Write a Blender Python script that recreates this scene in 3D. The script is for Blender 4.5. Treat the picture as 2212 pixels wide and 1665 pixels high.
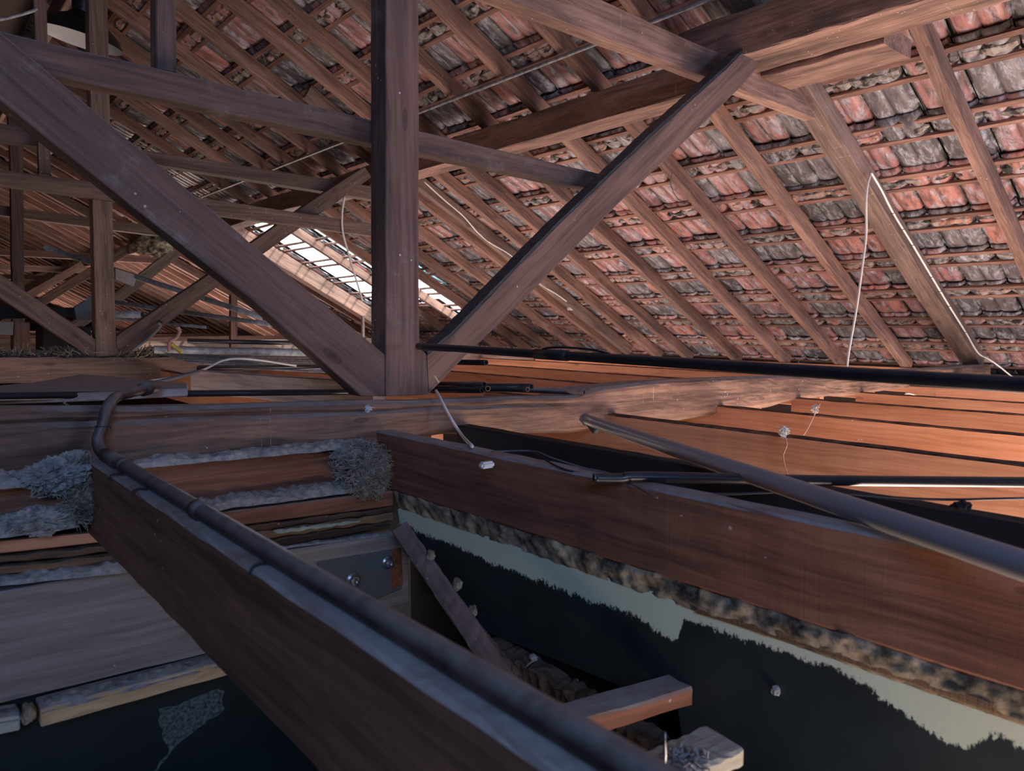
import bpy, bmesh, math, random
import numpy as np
from mathutils import Vector, Matrix
from math import sin, cos, tan, radians, hypot, pi

# ------------------------------------------------------------------ clear
for o in list(bpy.data.objects): bpy.data.objects.remove(o, do_unlink=True)
random.seed(7); rng = np.random.default_rng(7)
scn = bpy.context.scene
COL = scn.collection

# ------------------------------------------------------------------ camera
# building frame: X = across the roof, Y = along the ridge, Z = up; the lens sits at the origin
F = 1571.0
PITCH = math.atan(132 / F)
AU, AV = .758 / hypot(.758, .652), .652 / hypot(.758, .652)
cam_d = bpy.data.cameras.new('camera'); cam = bpy.data.objects.new('camera', cam_d); COL.objects.link(cam)
cam_d.sensor_fit = 'HORIZONTAL'; cam_d.sensor_width = 36; cam_d.lens = 36 * F / 2212
cam_d.clip_start = .02; cam_d.clip_end = 300
fwd = Vector((AV * cos(PITCH), AU * cos(PITCH), -sin(PITCH)))
rgt = Vector((AU, -AV, 0)); upv = rgt.cross(fwd)
cam.matrix_world = Matrix((( rgt.x, upv.x, -fwd.x, 0), (rgt.y, upv.y, -fwd.y, 0), (rgt.z, upv.z, -fwd.z, 0), (0, 0, 0, 1)))
scn.camera = cam
cam_d.dof.use_dof = True; cam_d.dof.focus_distance = 2.3; cam_d.dof.aperture_fstop = 7.0

# ------------------------------------------------------------------ world, lights, exposure
scn.view_settings.view_transform = 'Standard'; scn.view_settings.look = 'None'
scn.view_settings.gamma = 1; scn.view_settings.use_curve_mapping = False
scn.view_settings.exposure = 0.12
w = bpy.data.worlds.new('sky'); scn.world = w; w.use_nodes = True
bg = w.node_tree.nodes['Background']; bg.inputs[0].default_value = (.80, .91, 1, 1); bg.inputs[1].default_value = 6.0

def area(name, loc, target, sx, sy, power, col):
    d = bpy.data.lights.new(name, 'AREA'); d.shape = 'RECTANGLE'; d.size = sx; d.size_y = sy
    d.energy = power; d.color = col
    o = bpy.data.objects.new(name, d); COL.objects.link(o)
    o.location = loc; o.rotation_euler = (Vector(target) - Vector(loc)).to_track_quat('-Z', 'Y').to_euler()
    return o
sd = bpy.data.lights.new('sun', 'SUN'); sd.energy = 4.5; sd.angle = radians(.6); sd.color = (1, .93, .82)
so = bpy.data.objects.new('sun', sd); COL.objects.link(so); so.rotation_euler = Vector((-.45, .62, -.64)).to_track_quat('-Z', 'Y').to_euler()
# daylight of unseen roof hatch (cool) and sunlit rooms below (warm), plus added fill lamps
area('hatch_daylight', (-.9, -1.6, .95), (.9, 1.6, .0), .9, .9, 42, (.33, .53, 1))
area('cool_fill_side', (3.5, -2.2, .1), (4.1, 1.5, .6), 1.0, .8, 60, (.42, .60, 1))  # added cool fill for the tiles and rafter sides at right
area('room_daylight_right', (3.8, .1, -1.6), (3.7, 1.0, 2), 2.3, 2.8, 150, (1, .79, .69))
area('warm_fill_gap', (1.42, .1, -1.0), (1.60, .2, 2), .45, 2.0, 42, (1, .76, .62))  # added low fill for the nearest orange joist faces
area('room_daylight_middle', (3.8, 4.3, -1.2), (3.7, 4.2, 2), 2.4, 2.0, 64, (1, .79, .71))
area('warm_fill_left', (-.1, 3.2, -1.25), (.5, 3.3, .5), .9, 1.6, 11, (1, .76, .66))  # added weak fill for the short timber and middle tie
area('room_daylight_far', (3.6, 12.5, -1.1), (3.3, 11.5, 2), 3.0, 4.0, 170, (1, .76, .67))
area('room_daylight_farthest', (3.0, 23, -1.1), (2.9, 21.5, 2), 3.4, 8.0, 260, (1, .72, .62))
area('hole_skylight', (3.9, 7.6, .35), (3.0, 5.0, -.2), 1.6, .7, 12, (.9, .95, 1))

# ------------------------------------------------------------------ pixel -> point helpers
def ray(x, y):
    X = x - 1106; yd = y - 832.5
    Y = F * cos(PITCH) - yd * sin(PITCH); Z = -yd * cos(PITCH) - F * sin(PITCH)
    return Vector((AU * X + AV * Y, -AV * X + AU * Y, Z))
def on_v(x, y, v): r = ray(x, y); return r * (v / r.y)
def on_u(x, y, u): r = ray(x, y); return r * (u / r.x)
def on_z(x, y, z): r = ray(x, y); return r * (z / r.z)
SL = radians(28.35); TS = tan(SL); U0 = 5.2
def on_roof(x, y, u0=U0): r = ray(x, y); return r * (TS * u0 / (r.z + TS * r.x))
def rz(u, u0=U0): return -TS * (u - u0)

# ------------------------------------------------------------------ materials
def newmat(name):
    m = bpy.data.materials.new(name); m.use_nodes = True
    nt = m.node_tree; return m, nt, nt.nodes['Principled BSDF']
def N(nt, t, **k):
    n = nt.nodes.new(t)
    for a, b in k.items(): setattr(n, a, b)
    return n
def ramp(nt, fac, stops, interp='LINEAR'):
    r = N(nt, 'ShaderNodeValToRGB'); r.color_ramp.interpolation = interp
    els = r.color_ramp.elements
    while len(els) < len(stops): els.new(.5)
    for e, (p, c) in zip(els, stops):
        e.position = p; e.color = (*c, 1) if len(c) == 3 else c
    nt.links.new(fac, r.inputs[0]); return r.outputs[0]
def mixc(nt, f, a, b, mode='MIX'):
    m = N(nt, 'ShaderNodeMix', data_type='RGBA', blend_type=mode)
    if isinstance(f, (int, float)): m.inputs[0].default_value = f
    else: nt.links.new(f, m.inputs[0])
    for s, v in ((6, a), (7, b)):
        if isinstance(v, tuple): m.inputs[s].default_value = (*v, 1)
        else: nt.links.new(v, m.inputs[s])
    return m.outputs[2]
def mth(nt, op, a, b=None, clamp=False):
    m = N(nt, 'ShaderNodeMath', operation=op, use_clamp=clamp)
    for i, v in enumerate((a, b)):
        if v is None: continue
        if isinstance(v, (int, float)): m.inputs[i].default_value = v
        else: nt.links.new(v, m.inputs[i])
    return m.outputs[0]
def noise(nt, vec, scale, detail=4, rough=.6, dist=0):
    n = N(nt, 'ShaderNodeTexNoise'); n.inputs['Scale'].default_value = scale
    n.inputs['Detail'].default_value = detail; n.inputs['Roughness'].default_value = rough
    n.inputs['Distortion'].default_value = dist
    nt.links.new(vec, n.inputs['Vector']); return n.outputs['Fac']
def mapping(nt, vec, sc, loc=None):
    m = N(nt, 'ShaderNodeMapping'); m.inputs['Scale'].default_value = sc
    nt.links.new(vec, m.inputs['Vector'])
    if loc is not None: nt.links.new(loc, m.inputs['Location'])
    return m.outputs[0]
def up_mask(nt, lo=.35, hi=.75):
    g = N(nt, 'ShaderNodeNewGeometry'); s = N(nt, 'ShaderNodeSeparateXYZ'); nt.links.new(g.outputs['Normal'], s.inputs[0])
    mr = N(nt, 'ShaderNodeMapRange'); mr.inputs[1].default_value = lo; mr.inputs[2].default_value = hi
    nt.links.new(s.outputs[2], mr.inputs[0]); return mr.outputs[0]
DUST = (.34, .33, .32)
def wood(name, dark, light, stain=.5, dust=.8, specks=.5, rough=.8, bump=.35, gscale=1., knots=.4, vary=.3, staincol=(.03, .022, .018), dustcol=None, dlo=.35, dhi=.75, drips=0., mould=0.):
    m, nt, b = newmat(name)
    tc = N(nt, 'ShaderNodeTexCoord'); oi = N(nt, 'ShaderNodeObjectInfo')
    rnd = mth(nt, 'MULTIPLY', oi.outputs['Random'], 37.)
    cx = N(nt, 'ShaderNodeCombineXYZ'); nt.links.new(rnd, cx.inputs[0]); nt.links.new(rnd, cx.inputs[1])
    vec = mapping(nt, tc.outputs['Object'], (1, 1, 1), cx.outputs[0])
    # grain runs along local X
    warp = noise(nt, mapping(nt, vec, (2.5 * gscale, 9 * gscale, 9 * gscale)), 1, 2)
    wv = N(nt, 'ShaderNodeCombineXYZ'); nt.links.new(mth(nt, 'MULTIPLY', warp, .10 * knots), wv.inputs[1]); nt.links.new(mth(nt, 'MULTIPLY', warp, .10 * knots), wv.inputs[2])
    va = N(nt, 'ShaderNodeVectorMath', operation='ADD'); nt.links.new(vec, va.inputs[0]); nt.links.new(wv.outputs[0], va.inputs[1])
    g1 = noise(nt, mapping(nt, va.outputs[0], (3 * gscale, 90 * gscale, 90 * gscale)), 1, 5, .65)
    g2 = noise(nt, mapping(nt, va.outputs[0], (1.2 * gscale, 22 * gscale, 22 * gscale)), 1, 3, .6)
    grain = mth(nt, 'ADD', mth(nt, 'MULTIPLY', g1, .55), mth(nt, 'MULTIPLY', g2, .45))
    col = ramp(nt, grain, [(.38, dark), (.59, light)])
    blot = noise(nt, mapping(nt, vec, (1.5, 5, 5)), 1, 5, .65)
    sm = ramp(nt, blot, [(.42, (0, 0, 0)), (.66, (1, 1, 1))])
    col = mixc(nt, mth(nt, 'MULTIPLY', sm, stain), col, staincol)
    if knots:
        kv = N(nt, 'ShaderNodeTexVoronoi'); kv.inputs['Scale'].default_value = 1; nt.links.new(mapping(nt, va.outputs[0], (3.2, 9, 9)), kv.inputs['Vector'])
        kd = kv.outputs['Distance']
        ring = mth(nt, 'MULTIPLY', mth(nt, 'SINE', mth(nt, 'MULTIPLY', kd, 90)), ramp(nt, kd, [(.08, (1, 1, 1)), (.22, (0, 0, 0))]))
        col = mixc(nt, mth(nt, 'MULTIPLY', mth(nt, 'ADD', ramp(nt, kd, [(.05, (1, 1, 1)), (.11, (0, 0, 0))]), mth(nt, 'MULTIPLY', ring, .35), True), .65), col, tuple(c * .45 for c in dark))
    saw = noise(nt, mapping(nt, vec, (240, 6, 6)), 1, 2)
    col = mixc(nt, mth(nt, 'MULTIPLY', ramp(nt, saw, [(.5, (0, 0, 0)), (.75, (1, 1, 1))]), .18), col, dark)
    hv = N(nt, 'ShaderNodeHueSaturation'); nt.links.new(col, hv.inputs['Color'])
    nt.links.new(mth(nt, 'ADD', mth(nt, 'MULTIPLY', oi.outputs['Random'], vary * 1.6), 1 - .8 * vary), hv.inputs['Value'])
    col = hv.outputs[0]
    if specks:
        vo = N(nt, 'ShaderNodeTexVoronoi'); vo.inputs['Scale'].default_value = 38; nt.links.new(vec, vo.inputs['Vector'])
        sp = mth(nt, 'LESS_THAN', vo.outputs['Distance'], .11)
        gate = mth(nt, 'GREATER_THAN', noise(nt, vec, 7, 2), .64 - .1 * specks)
        col = mixc(nt, mth(nt, 'MULTIPLY', mth(nt, 'MULTIPLY', sp, gate), .7), col, (.55, .52, .48))
    if drips:
        st = noise(nt, mapping(nt, vec, (75, 5, 5)), 1, 3, .6)
        gt = noise(nt, vec, 4.5, 2)
        col = mixc(nt, mth(nt, 'MULTIPLY', mth(nt, 'MULTIPLY', mth(nt, 'GREATER_THAN', st, .70), ramp(nt, gt, [(.52, (0, 0, 0)), (.60, (1, 1, 1))])), drips), col, (.50, .47, .40))
    if mould:
        mo = noise(nt, vec, 11, 6, .7)
        mg = noise(nt, vec, 2.2, 2)
        col = mixc(nt, mth(nt, 'MULTIPLY', mth(nt, 'MULTIPLY', ramp(nt, mo, [(.52, (0, 0, 0)), (.68, (1, 1, 1))]), ramp(nt, mg, [(.45, (0, 0, 0)), (.6, (1, 1, 1))])), mould), col, (.30, .34, .34))
    dn = noise(nt, tc.outputs['Object'], 22, 6, .7)
    dm = mth(nt, 'MULTIPLY', up_mask(nt, dlo, dhi), ramp(nt, dn, [(.3, (.45,) * 3), (.55, (1,) * 3)]))
    col = mixc(nt, mth(nt, 'MULTIPLY', dm, dust), col, dustcol or DUST)
    nt.links.new(col, b.inputs['Base Color'])
    b.inputs['Roughness'].default_value = rough; b.inputs['Specular IOR Level'].default_value = .35
    bp = N(nt, 'ShaderNodeBump'); bp.inputs['Strength'].default_value = bump; bp.inputs['Distance'].default_value = .004
    hgt = mth(nt, 'ADD', mth(nt, 'ADD', mth(nt, 'MULTIPLY', g1, .7), mth(nt, 'MULTIPLY', saw, .25)), mth(nt, 'MULTIPLY', mth(nt, 'MULTIPLY', dn, dm), 1.2))
    nt.links.new(hgt, bp.inputs['Height']); nt.links.new(bp.outputs[0], b.inputs['Normal'])
    return m
def plain(name, col, rough=.6, metal=0, var=.25, scale=12, bump=.2, dust=0., col2=None, trans=0):
    m, nt, b = newmat(name); tc = N(nt, 'ShaderNodeTexCoord')
    n = noise(nt, tc.outputs['Object'], scale, 6, .65)
    c2 = col2 or tuple(c * (1 - var) for c in col)
    c = ramp(nt, n, [(.35, c2), (.65, col)])
    if dust: c = mixc(nt, mth(nt, 'MULTIPLY', mth(nt, 'MULTIPLY', up_mask(nt, .1, .9), dust), ramp(nt, noise(nt, tc.outputs['Object'], 45, 4), [(.3, (.4,) * 3), (.6, (1,) * 3)])), c, DUST)
    nt.links.new(c, b.inputs['Base Color']); b.inputs['Roughness'].default_value = rough; b.inputs['Metallic'].default_value = metal
    if trans: b.inputs['Transmission Weight'].default_value = trans
    bp = N(nt, 'ShaderNodeBump'); bp.inputs['Strength'].default_value = bump; bp.inputs['Distance'].default_value = .003
    nt.links.new(n, bp.inputs['Height']); nt.links.new(bp.outputs[0], b.inputs['Normal'])
    return m
M = {}
M['truss'] = wood('truss_wood', (.075, .046, .040), (.18, .108, .09), mould=.35, stain=.35, dust=.55, specks=.35, vary=.12)
M['truss_far'] = wood('far_truss_wood', (.10, .066, .054), (.25, .165, .13), drips=.5, stain=.35, dust=.35, specks=1.0)
M['strut_top'] = wood('charred_strut_wood', (.085, .052, .044), (.21, .125, .10), drips=.6, stain=.3, dust=.35, specks=.4, vary=.05)
M['rafter'] = wood('rafter_wood', (.15, .082, .062), (.38, .22, .165), stain=.55, dust=.2, specks=.5, vary=.35)
M['purlin'] = wood('purlin_wood', (.17, .095, .07), (.40, .235, .18), stain=.8, dust=.2, specks=.9, vary=.1, drips=.7)
M['pitch'] = plain('sooty_pitch', (.03, .035, .045), .6, scale=26, bump=1.6, dust=.25, col2=(.006, .006, .009))
M['batten'] = wood('batten_wood', (.16, .08, .06), (.38, .21, .16), stain=.5, dust=0, specks=0, gscale=2, bump=.2, vary=.3)
M['joist'] = wood('joist_wood', (.135, .055, .032), (.31, .135, .078), stain=.3, dust=1, specks=.15, vary=.08)
M['joist_orange'] = wood('sawn_joist_wood', (.42, .17, .085), (.62, .29, .16), stain=.12, dust=1, specks=.1, vary=.08, bump=.2, staincol=(.16, .08, .05), dustcol=(.03, .022, .02))
M['tie'] = wood('tie_wood', (.12, .065, .045), (.36, .20, .13), stain=.75, dust=1, specks=.45, vary=.05, bump=.9, drips=.5, dlo=.75, dhi=.95)
M['grey_timber'] = wood('grey_timber', (.24, .195, .165), (.38, .33, .285), stain=.25, dust=.9, specks=.3, vary=.05)
M['pine'] = wood('pine_wood', (.55, .33, .15), (.78, .55, .30), stain=.05, dust=1, specks=0, knots=1.6, bump=.12, vary=.05, staincol=(.25, .12, .05))
M['pale_wood'] = wood('pale_wood', (.42, .38, .28), (.62, .58, .46), stain=.05, dust=.2, specks=0, bump=.9, vary=0)
M['plank'] = wood('weathered_plank', (.34, .24, .20), (.60, .47, .41), stain=.2, dust=.5, specks=.2, vary=.1)
M['rotten'] = wood('rotten_wood', (.05, .028, .016), (.26, .15, .075), stain=.55, dust=.15, specks=.3, bump=1.2, vary=.3, gscale=.7)
M['dust'] = plain('thick_dust', (.36, .35, .34), .95, var=.5, scale=40, bump=1.0)
M['fluff'] = plain('dusty_fluff', (.42, .41, .39), .95, var=.55, scale=60, bump=1.0)
M['straw'] = plain('nest_straw', (.40, .34, .25), .9, var=.6, scale=30)
M['black_pipe'] = plain('black_enamel', (.018, .018, .022), .32, var=.4, scale=14, dust=.12, bump=.12)
M['rusty_pipe'] = plain('rusty_conduit', (.11, .07, .06), .5, metal=.35, scale=18, dust=.75, bump=.5, col2=(.035, .022, .02))
M['galv'] = plain('galvanised_steel', (.42, .47, .50), .5, metal=.1, scale=30, dust=.3, col2=(.20, .21, .22))
M['pvc'] = plain('grey_plastic_pipe', (.30, .30, .32), .38, var=.12, scale=6, dust=.0, bump=.08)
M['white_cable'] = plain('white_cable', (.78, .74, .66), .5, var=.15, scale=20, bump=.1)
M['grey_cable'] = plain('grey_cable', (.16, .16, .17), .6, var=.3, scale=20)
M['dark_cable'] = plain('dark_cable', (.02, .02, .025), .6)
M['rod'] = plain('steel_rod', (.40, .42, .44), .4, metal=.2, scale=30, col2=(.16, .15, .15))
M['plate'] = plain('painted_steel', (.10, .125, .13), .55, metal=0, scale=9, dust=.3, col2=(.09, .085, .08))
M['rust'] = plain('rust', (.32, .11, .03), .9, scale=40, col2=(.09, .035, .015), bump=.8)
M['zinc'] = plain('zinc_bolt', (.5, .52, .55), .35, metal=.8, scale=30)
M['black'] = plain('soot_shade_black', (.012, .012, .014), .8)  # black for soot, also for shade on the hollow's panel and one joist
M['enamel'] = plain('white_enamel', (.80, .84, .88), .25, var=.05, scale=5, bump=.03)
M['dark_enamel'] = plain('dark_enamel', (.02, .022, .022), .4)
M['plaster'] = plain('pale_board', (.42, .40, .36), .9, scale=25, bump=.5)
M['white_plastic'] = plain('white_plastic', (.72, .72, .68), .45, var=.08)
M['tape_y'] = plain('yellow_sleeve', (.6, .5, .06), .5)
M['pink'] = plain('pinkish_cable', (.5, .27, .22), .5)
M['fresh_end'] = plain('pipe_cut_edge', (.20, .12, .09), .6, metal=.3)

# roof tiles: fired clay, each tile its own tone, smoke and bluish-white blotches
def tile_mat():
    m, nt, b = newmat('clay_tile'); tc = N(nt, 'ShaderNodeTexCoord')
    at = N(nt, 'ShaderNodeAttribute', attribute_name='tone')
    base = ramp(nt, at.outputs['Fac'], [(0, (.09, .08, .088)), (.32, (.19, .165, .172)), (.42, (.31, .155, .15)), (.72, (.42, .20, .18)), (1, (.52, .22, .175))])
    tr = N(nt, 'ShaderNodeMapping'); tr.inputs['Rotation'].default_value = (0, -SL, 0); nt.links.new(tc.outputs['Object'], tr.inputs['Vector'])
    sv = mapping(nt, tr.outputs[0], (7, 30, 7))
    n1 = noise(nt, sv, 1, 6, .65)
    col = mixc(nt, ramp(nt, n1, [(.46, (0, 0, 0)), (.64, (.85, .85, .85))]), base, (.06, .055, .058))
    a3 = N(nt, 'ShaderNodeAttribute', attribute_name='lap'); col = mixc(nt, mth(nt, 'MULTIPLY', a3.outputs['Fac'], .9), col, (.02, .018, .018))
    n2 = noise(nt, mapping(nt, tr.outputs[0], (9, 24, 9)), 1, 7, .75, .4)
    col = mixc(nt, ramp(nt, n2, [(.49, (0, 0, 0)), (.65, (.85, .85, .85))]), col, (.47, .49, .56))
    nt.links.new(col, b.inputs['Base Color']); b.inputs['Roughness'].default_value = .38
    bp = N(nt, 'ShaderNodeBump'); bp.inputs['Strength'].default_value = .35; bp.inputs['Distance'].default_value = .004
    nt.links.new(n2, bp.inputs['Height']); nt.links.new(bp.outputs[0], b.inputs['Normal'])
    return m
M['tile'] = tile_mat()
def nib_mat():
    m, nt, b = newmat('crumbly_tile_mortar'); tc = N(nt, 'ShaderNodeTexCoord')
    at = N(nt, 'ShaderNodeAttribute', attribute_name='tone')
    base = ramp(nt, at.outputs['Fac'], [(0, (.10, .09, .085)), (.5, (.26, .23, .21)), (.8, (.36, .17, .13)), (1, (.45, .18, .12))])
    n2 = noise(nt, tc.outputs['Object'], 28, 6, .7)
    col = mixc(nt, ramp(nt, n2, [(.42, (0, 0, 0)), (.62, (1, 1, 1))]), base, (.40, .37, .34))
    col = mixc(nt, ramp(nt, noise(nt, tc.outputs['Object'], 13, 5), [(.5, (0, 0, 0)), (.62, (1, 1, 1))]), col, (.03, .027, .025))
    nt.links.new(col, b.inputs['Base Color']); b.inputs['Roughness'].default_value = .9
    bp = N(nt, 'ShaderNodeBump'); bp.inputs['Strength'].default_value = .9; bp.inputs['Distance'].default_value = .006
    nt.links.new(n2, bp.inputs['Height']); nt.links.new(bp.outputs[0], b.inputs['Normal'])
    return m
M['nib'] = nib_mat()
def glass_tile():
    m, nt, b = newmat('translucent_tile')
    b.inputs['Base Color'].default_value = (.45, .80, .88, 1); b.inputs['Roughness'].default_value = .35
    b.inputs['Transmission Weight'].default_value = .8; return m
M['glass_tile'] = glass_tile()
def paint_wall():
    m, nt, b = newmat('two_tone_painted_plaster')
    g = N(nt, 'ShaderNodeNewGeometry'); s = N(nt, 'ShaderNodeSeparateXYZ'); nt.links.new(g.outputs['Position'], s.inputs[0])
    n = noise(nt, mapping(nt, g.outputs['Position'], (1, 1, 1)), 26, 4, .7)
    n2 = noise(nt, mapping(nt, g.outputs['Position'], (60, 190, 80)), 1, 6, .85)
    n3 = noise(nt, mapping(nt, g.outputs['Position'], (1, 1, 1)), 7, 2, .6)
    # dark coat stops raggedly a hand's width below the wall top, with a few deeper bare runs
    yy = mth(nt, 'DIVIDE', s.outputs[1], 1.6)
    prof = [(-.1, .46), (.20, .466), (.25, .472), (.272, .503), (.34, .489), (.42, .461), (.57, .466), (.675, .468), (.69, .512), (.735, .508), (.76, .494), (.9, .500), (1.2, .499), (1.6, .49)]
    pr = ramp(nt, yy, [(max(0, a / 1.6), ((b_ - .4) * 5,) * 3) for a, b_ in prof])
    bz = mth(nt, 'ADD', mth(nt, 'MULTIPLY', pr, .2), .4)
    e = mth(nt, 'ADD', mth(nt, 'ADD', s.outputs[2], bz), mth(nt, 'ADD', mth(nt, 'MULTIPLY', mth(nt, 'SUBTRACT', n, .5), .030), mth(nt, 'MULTIPLY', mth(nt, 'SUBTRACT', n2, .5), .045)))
    pale = mth(nt, 'MULTIPLY', mth(nt, 'ADD', e, .0004), 1400, True)
    dk = ramp(nt, n3, [(.3, (.010, .018, .017)), (.7, (.022, .034, .032))])
    # light stripe of rubbed-off paint
    col = mixc(nt, pale, dk, (.66, .70, .50))
    nt.links.new(col, b.inputs['Base Color']); b.inputs['Roughness'].default_value = .6
    bp = N(nt, 'ShaderNodeBump'); bp.inputs['Strength'].default_value = .25; bp.inputs['Distance'].default_value = .003
    nt.links.new(n2, bp.inputs['Height']); nt.links.new(bp.outputs[0], b.inputs['Normal'])
    return m
M['paint_wall'] = paint_wall()
M['green_wall'] = plain('dark_green_paint', (.014, .026, .024), .6, var=.3, scale=4, bump=.15)
M['scraped'] = plain('scraped_paint', (.20, .23, .20), .85, scale=120, bump=.5, col2=(.02, .035, .03))
M['masonry'] = plain('crumbling_mortar', (.46, .37, .24), .95, scale=16, bump=2.0, col2=(.016, .014, .012))
M['pale_paint'] = plain('pale_green_paint', (.42, .46, .36), .7, var=.3, scale=20)
M['floor'] = plain('dark_floor', (.03, .028, .026), .9)
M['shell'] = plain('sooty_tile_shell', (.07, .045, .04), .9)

# ------------------------------------------------------------------ object helpers
WM = {}
def put(o, mat_world, parent=None):
    COL.objects.link(o); WM[o.name] = mat_world
    if parent is not None:
        o.parent = parent; o.matrix_basis = WM[parent.name].inverted() @ mat_world
    else: o.matrix_basis = mat_world
    return o
def props(o, label=None, cat=None, group=None, kind=None):
    if label: o['label'] = label
    if cat: o['category'] = cat
    if group: o['group'] = group
    if kind: o['kind'] = kind
    return o
def thing(name, loc, label, cat, group=None):
    o = bpy.data.objects.new(name, None); o.empty_display_size = .1
    put(o, Matrix.Translation(loc)); return props(o, label, cat, group)
def frame(origin, x, up=(0, 0, 1)):
    x = Vector(x).normalized(); up = Vector(up)
    if abs(x.dot(up)) > .98: up = Vector((0, 1, 0))
    z = (up - x * up.dot(x)).normalized(); y = z.cross(x)
    return Matrix(((x.x, y.x, z.x, origin[0]), (x.y, y.y, z.y, origin[1]), (x.z, y.z, z.z, origin[2]), (0, 0, 0, 1)))
def from_data(name, verts, faces, mat, Mw=None, parent=None, smooth=False, mats=None, fm=None):
    Mw = Mw or Matrix.Identity(4)
    me = bpy.data.meshes.new(name); me.from_pydata([tuple(v) for v in verts], [], faces)
    me.materials.append(mat)
    if mats:
        for x in mats: me.materials.append(x)
    if fm is not None: me.polygons.foreach_set('material_index', fm)
    if smooth: me.polygons.foreach_set('use_smooth', [True] * len(me.polygons))
    me.update()
    return put(bpy.data.objects.new(name, me), Mw, parent)
def beam(name, p0, p1, wd, ht, mat, parent=None, up=(0, 0, 1), rough=.0015, seg=.07, cham=.004, taper=None, bow=0):
    """sawn timber from p0 to p1 (centre line), width wd across, ht along up; edges chamfered and slightly uneven"""
    p0 = Vector(p0); p1 = Vector(p1); L = (p1 - p0).length
    Mw = frame(p0, p1 - p0, up); n = max(2, min(90, int(L / seg)))
    c = min(cham, wd * .25, ht * .25); w2, h2 = wd / 2, ht / 2
    sec = [(-w2 + c, -h2), (0, -h2), (w2 - c, -h2), (w2, -h2 + c), (w2, 0), (w2, h2 - c), (w2 - c, h2), (0, h2), (-w2 + c, h2), (-w2, h2 - c), (-w2, 0), (-w2, -h2 + c)]
    vs = []; ph = rng.random(6) * 6.28
    for i in range(n + 1):
        t = i / n; s = 1 if taper is None else 1 + (taper - 1) * t
        dy = rough * 1.5 * sin(t * L * 3 + ph[0]); dz = rough * 1.5 * sin(t * L * 2.3 + ph[1]) + bow * sin(pi * t)
        j = (rng.random((12, 2)) - .5) * 2 * rough
        for k, (y, z) in enumerate(sec): vs.append((t * L, y * s + dy + j[k, 0], z * s + dz + j[k, 1]))
    fs = []
    for i in range(n):
        for k in range(12):
            a = i * 12 + k; b = i * 12 + (k + 1) % 12
            fs.append((a, b, b + 12, a + 12))
    fs.append(tuple(range(11, -1, -1))); fs.append(tuple(n * 12 + k for k in range(12)))
    return from_data(name, vs, fs, mat, Mw, parent)
def slab(name, pts, ext, mat, parent=None, along=None, jit=.0012, seg=.06, bev=.0025):
    """flat-sided timber: outline pts (3D, planar) pushed along ext; edges split and slightly uneven"""
    pts = [Vector(p) for p in pts]; ext = Vector(ext); nrm = ext.normalized()
    if along is None:
        best = max(range(len(pts)), key=lambda i: (pts[(i + 1) % len(pts)] - pts[i]).length)
        along = pts[(best + 1) % len(pts)] - pts[best]
    Mw = frame(pts[0], along, -nrm)
    out = []
    for i, p in enumerate(pts):
        q = pts[(i + 1) % len(pts)]; L = (q - p).length; n = max(1, min(80, int(L / seg)))
        e = (q - p).normalized(); pr = e.cross(nrm)
        for k in range(n):
            out.append(p.lerp(q, k / n) + (pr * random.uniform(-jit, jit) if k else Vector()))
    inv = Mw.inverted(); bm = bmesh.new()
    vs = [bm.verts.new(inv @ p) for p in out]; f = bm.faces.new(vs)
    r = bmesh.ops.extrude_face_region(bm, geom=[f]); nv = [g for g in r['geom'] if isinstance(g, bmesh.types.BMVert)]
    d = inv.to_3x3() @ ext
    for v in nv: v.co += d
    bmesh.ops.recalc_face_normals(bm, faces=bm.faces)
    if bev:
        es = [e for e in bm.edges if len(e.link_faces) == 2 and e.calc_face_angle(0) > .9]
        bmesh.ops.bevel(bm, geom=es, offset=bev, segments=1, affect='EDGES')
    me = bpy.data.meshes.new(name); bm.to_mesh(me); bm.free(); me.materials.append(mat)
    return put(bpy.data.objects.new(name, me), Mw, parent)
def pv(poly, v): return [on_v(x, y, v) for x, y in poly]
def pu(poly, u): return [on_u(x, y, u) for x, y in poly]
def catmull(P, k=6):
    P = [Vector(p) for p in P]
    if len(P) < 3: return P
    Q = [P[0] * 2 - P[1]] + P + [P[-1] * 2 - P[-2]]; out = []
    for i in range(1, len(Q) - 2):
        for j in range(k):
            t = j / k; a, b, c, d = Q[i - 1:i + 3]
            out.append(.5 * ((2 * b) + (c - a) * t + (2 * a - 5 * b + 4 * c - d) * t * t + (3 * b - a - 3 * c + d) * t ** 3))
    return out + [P[-1]]
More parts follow.
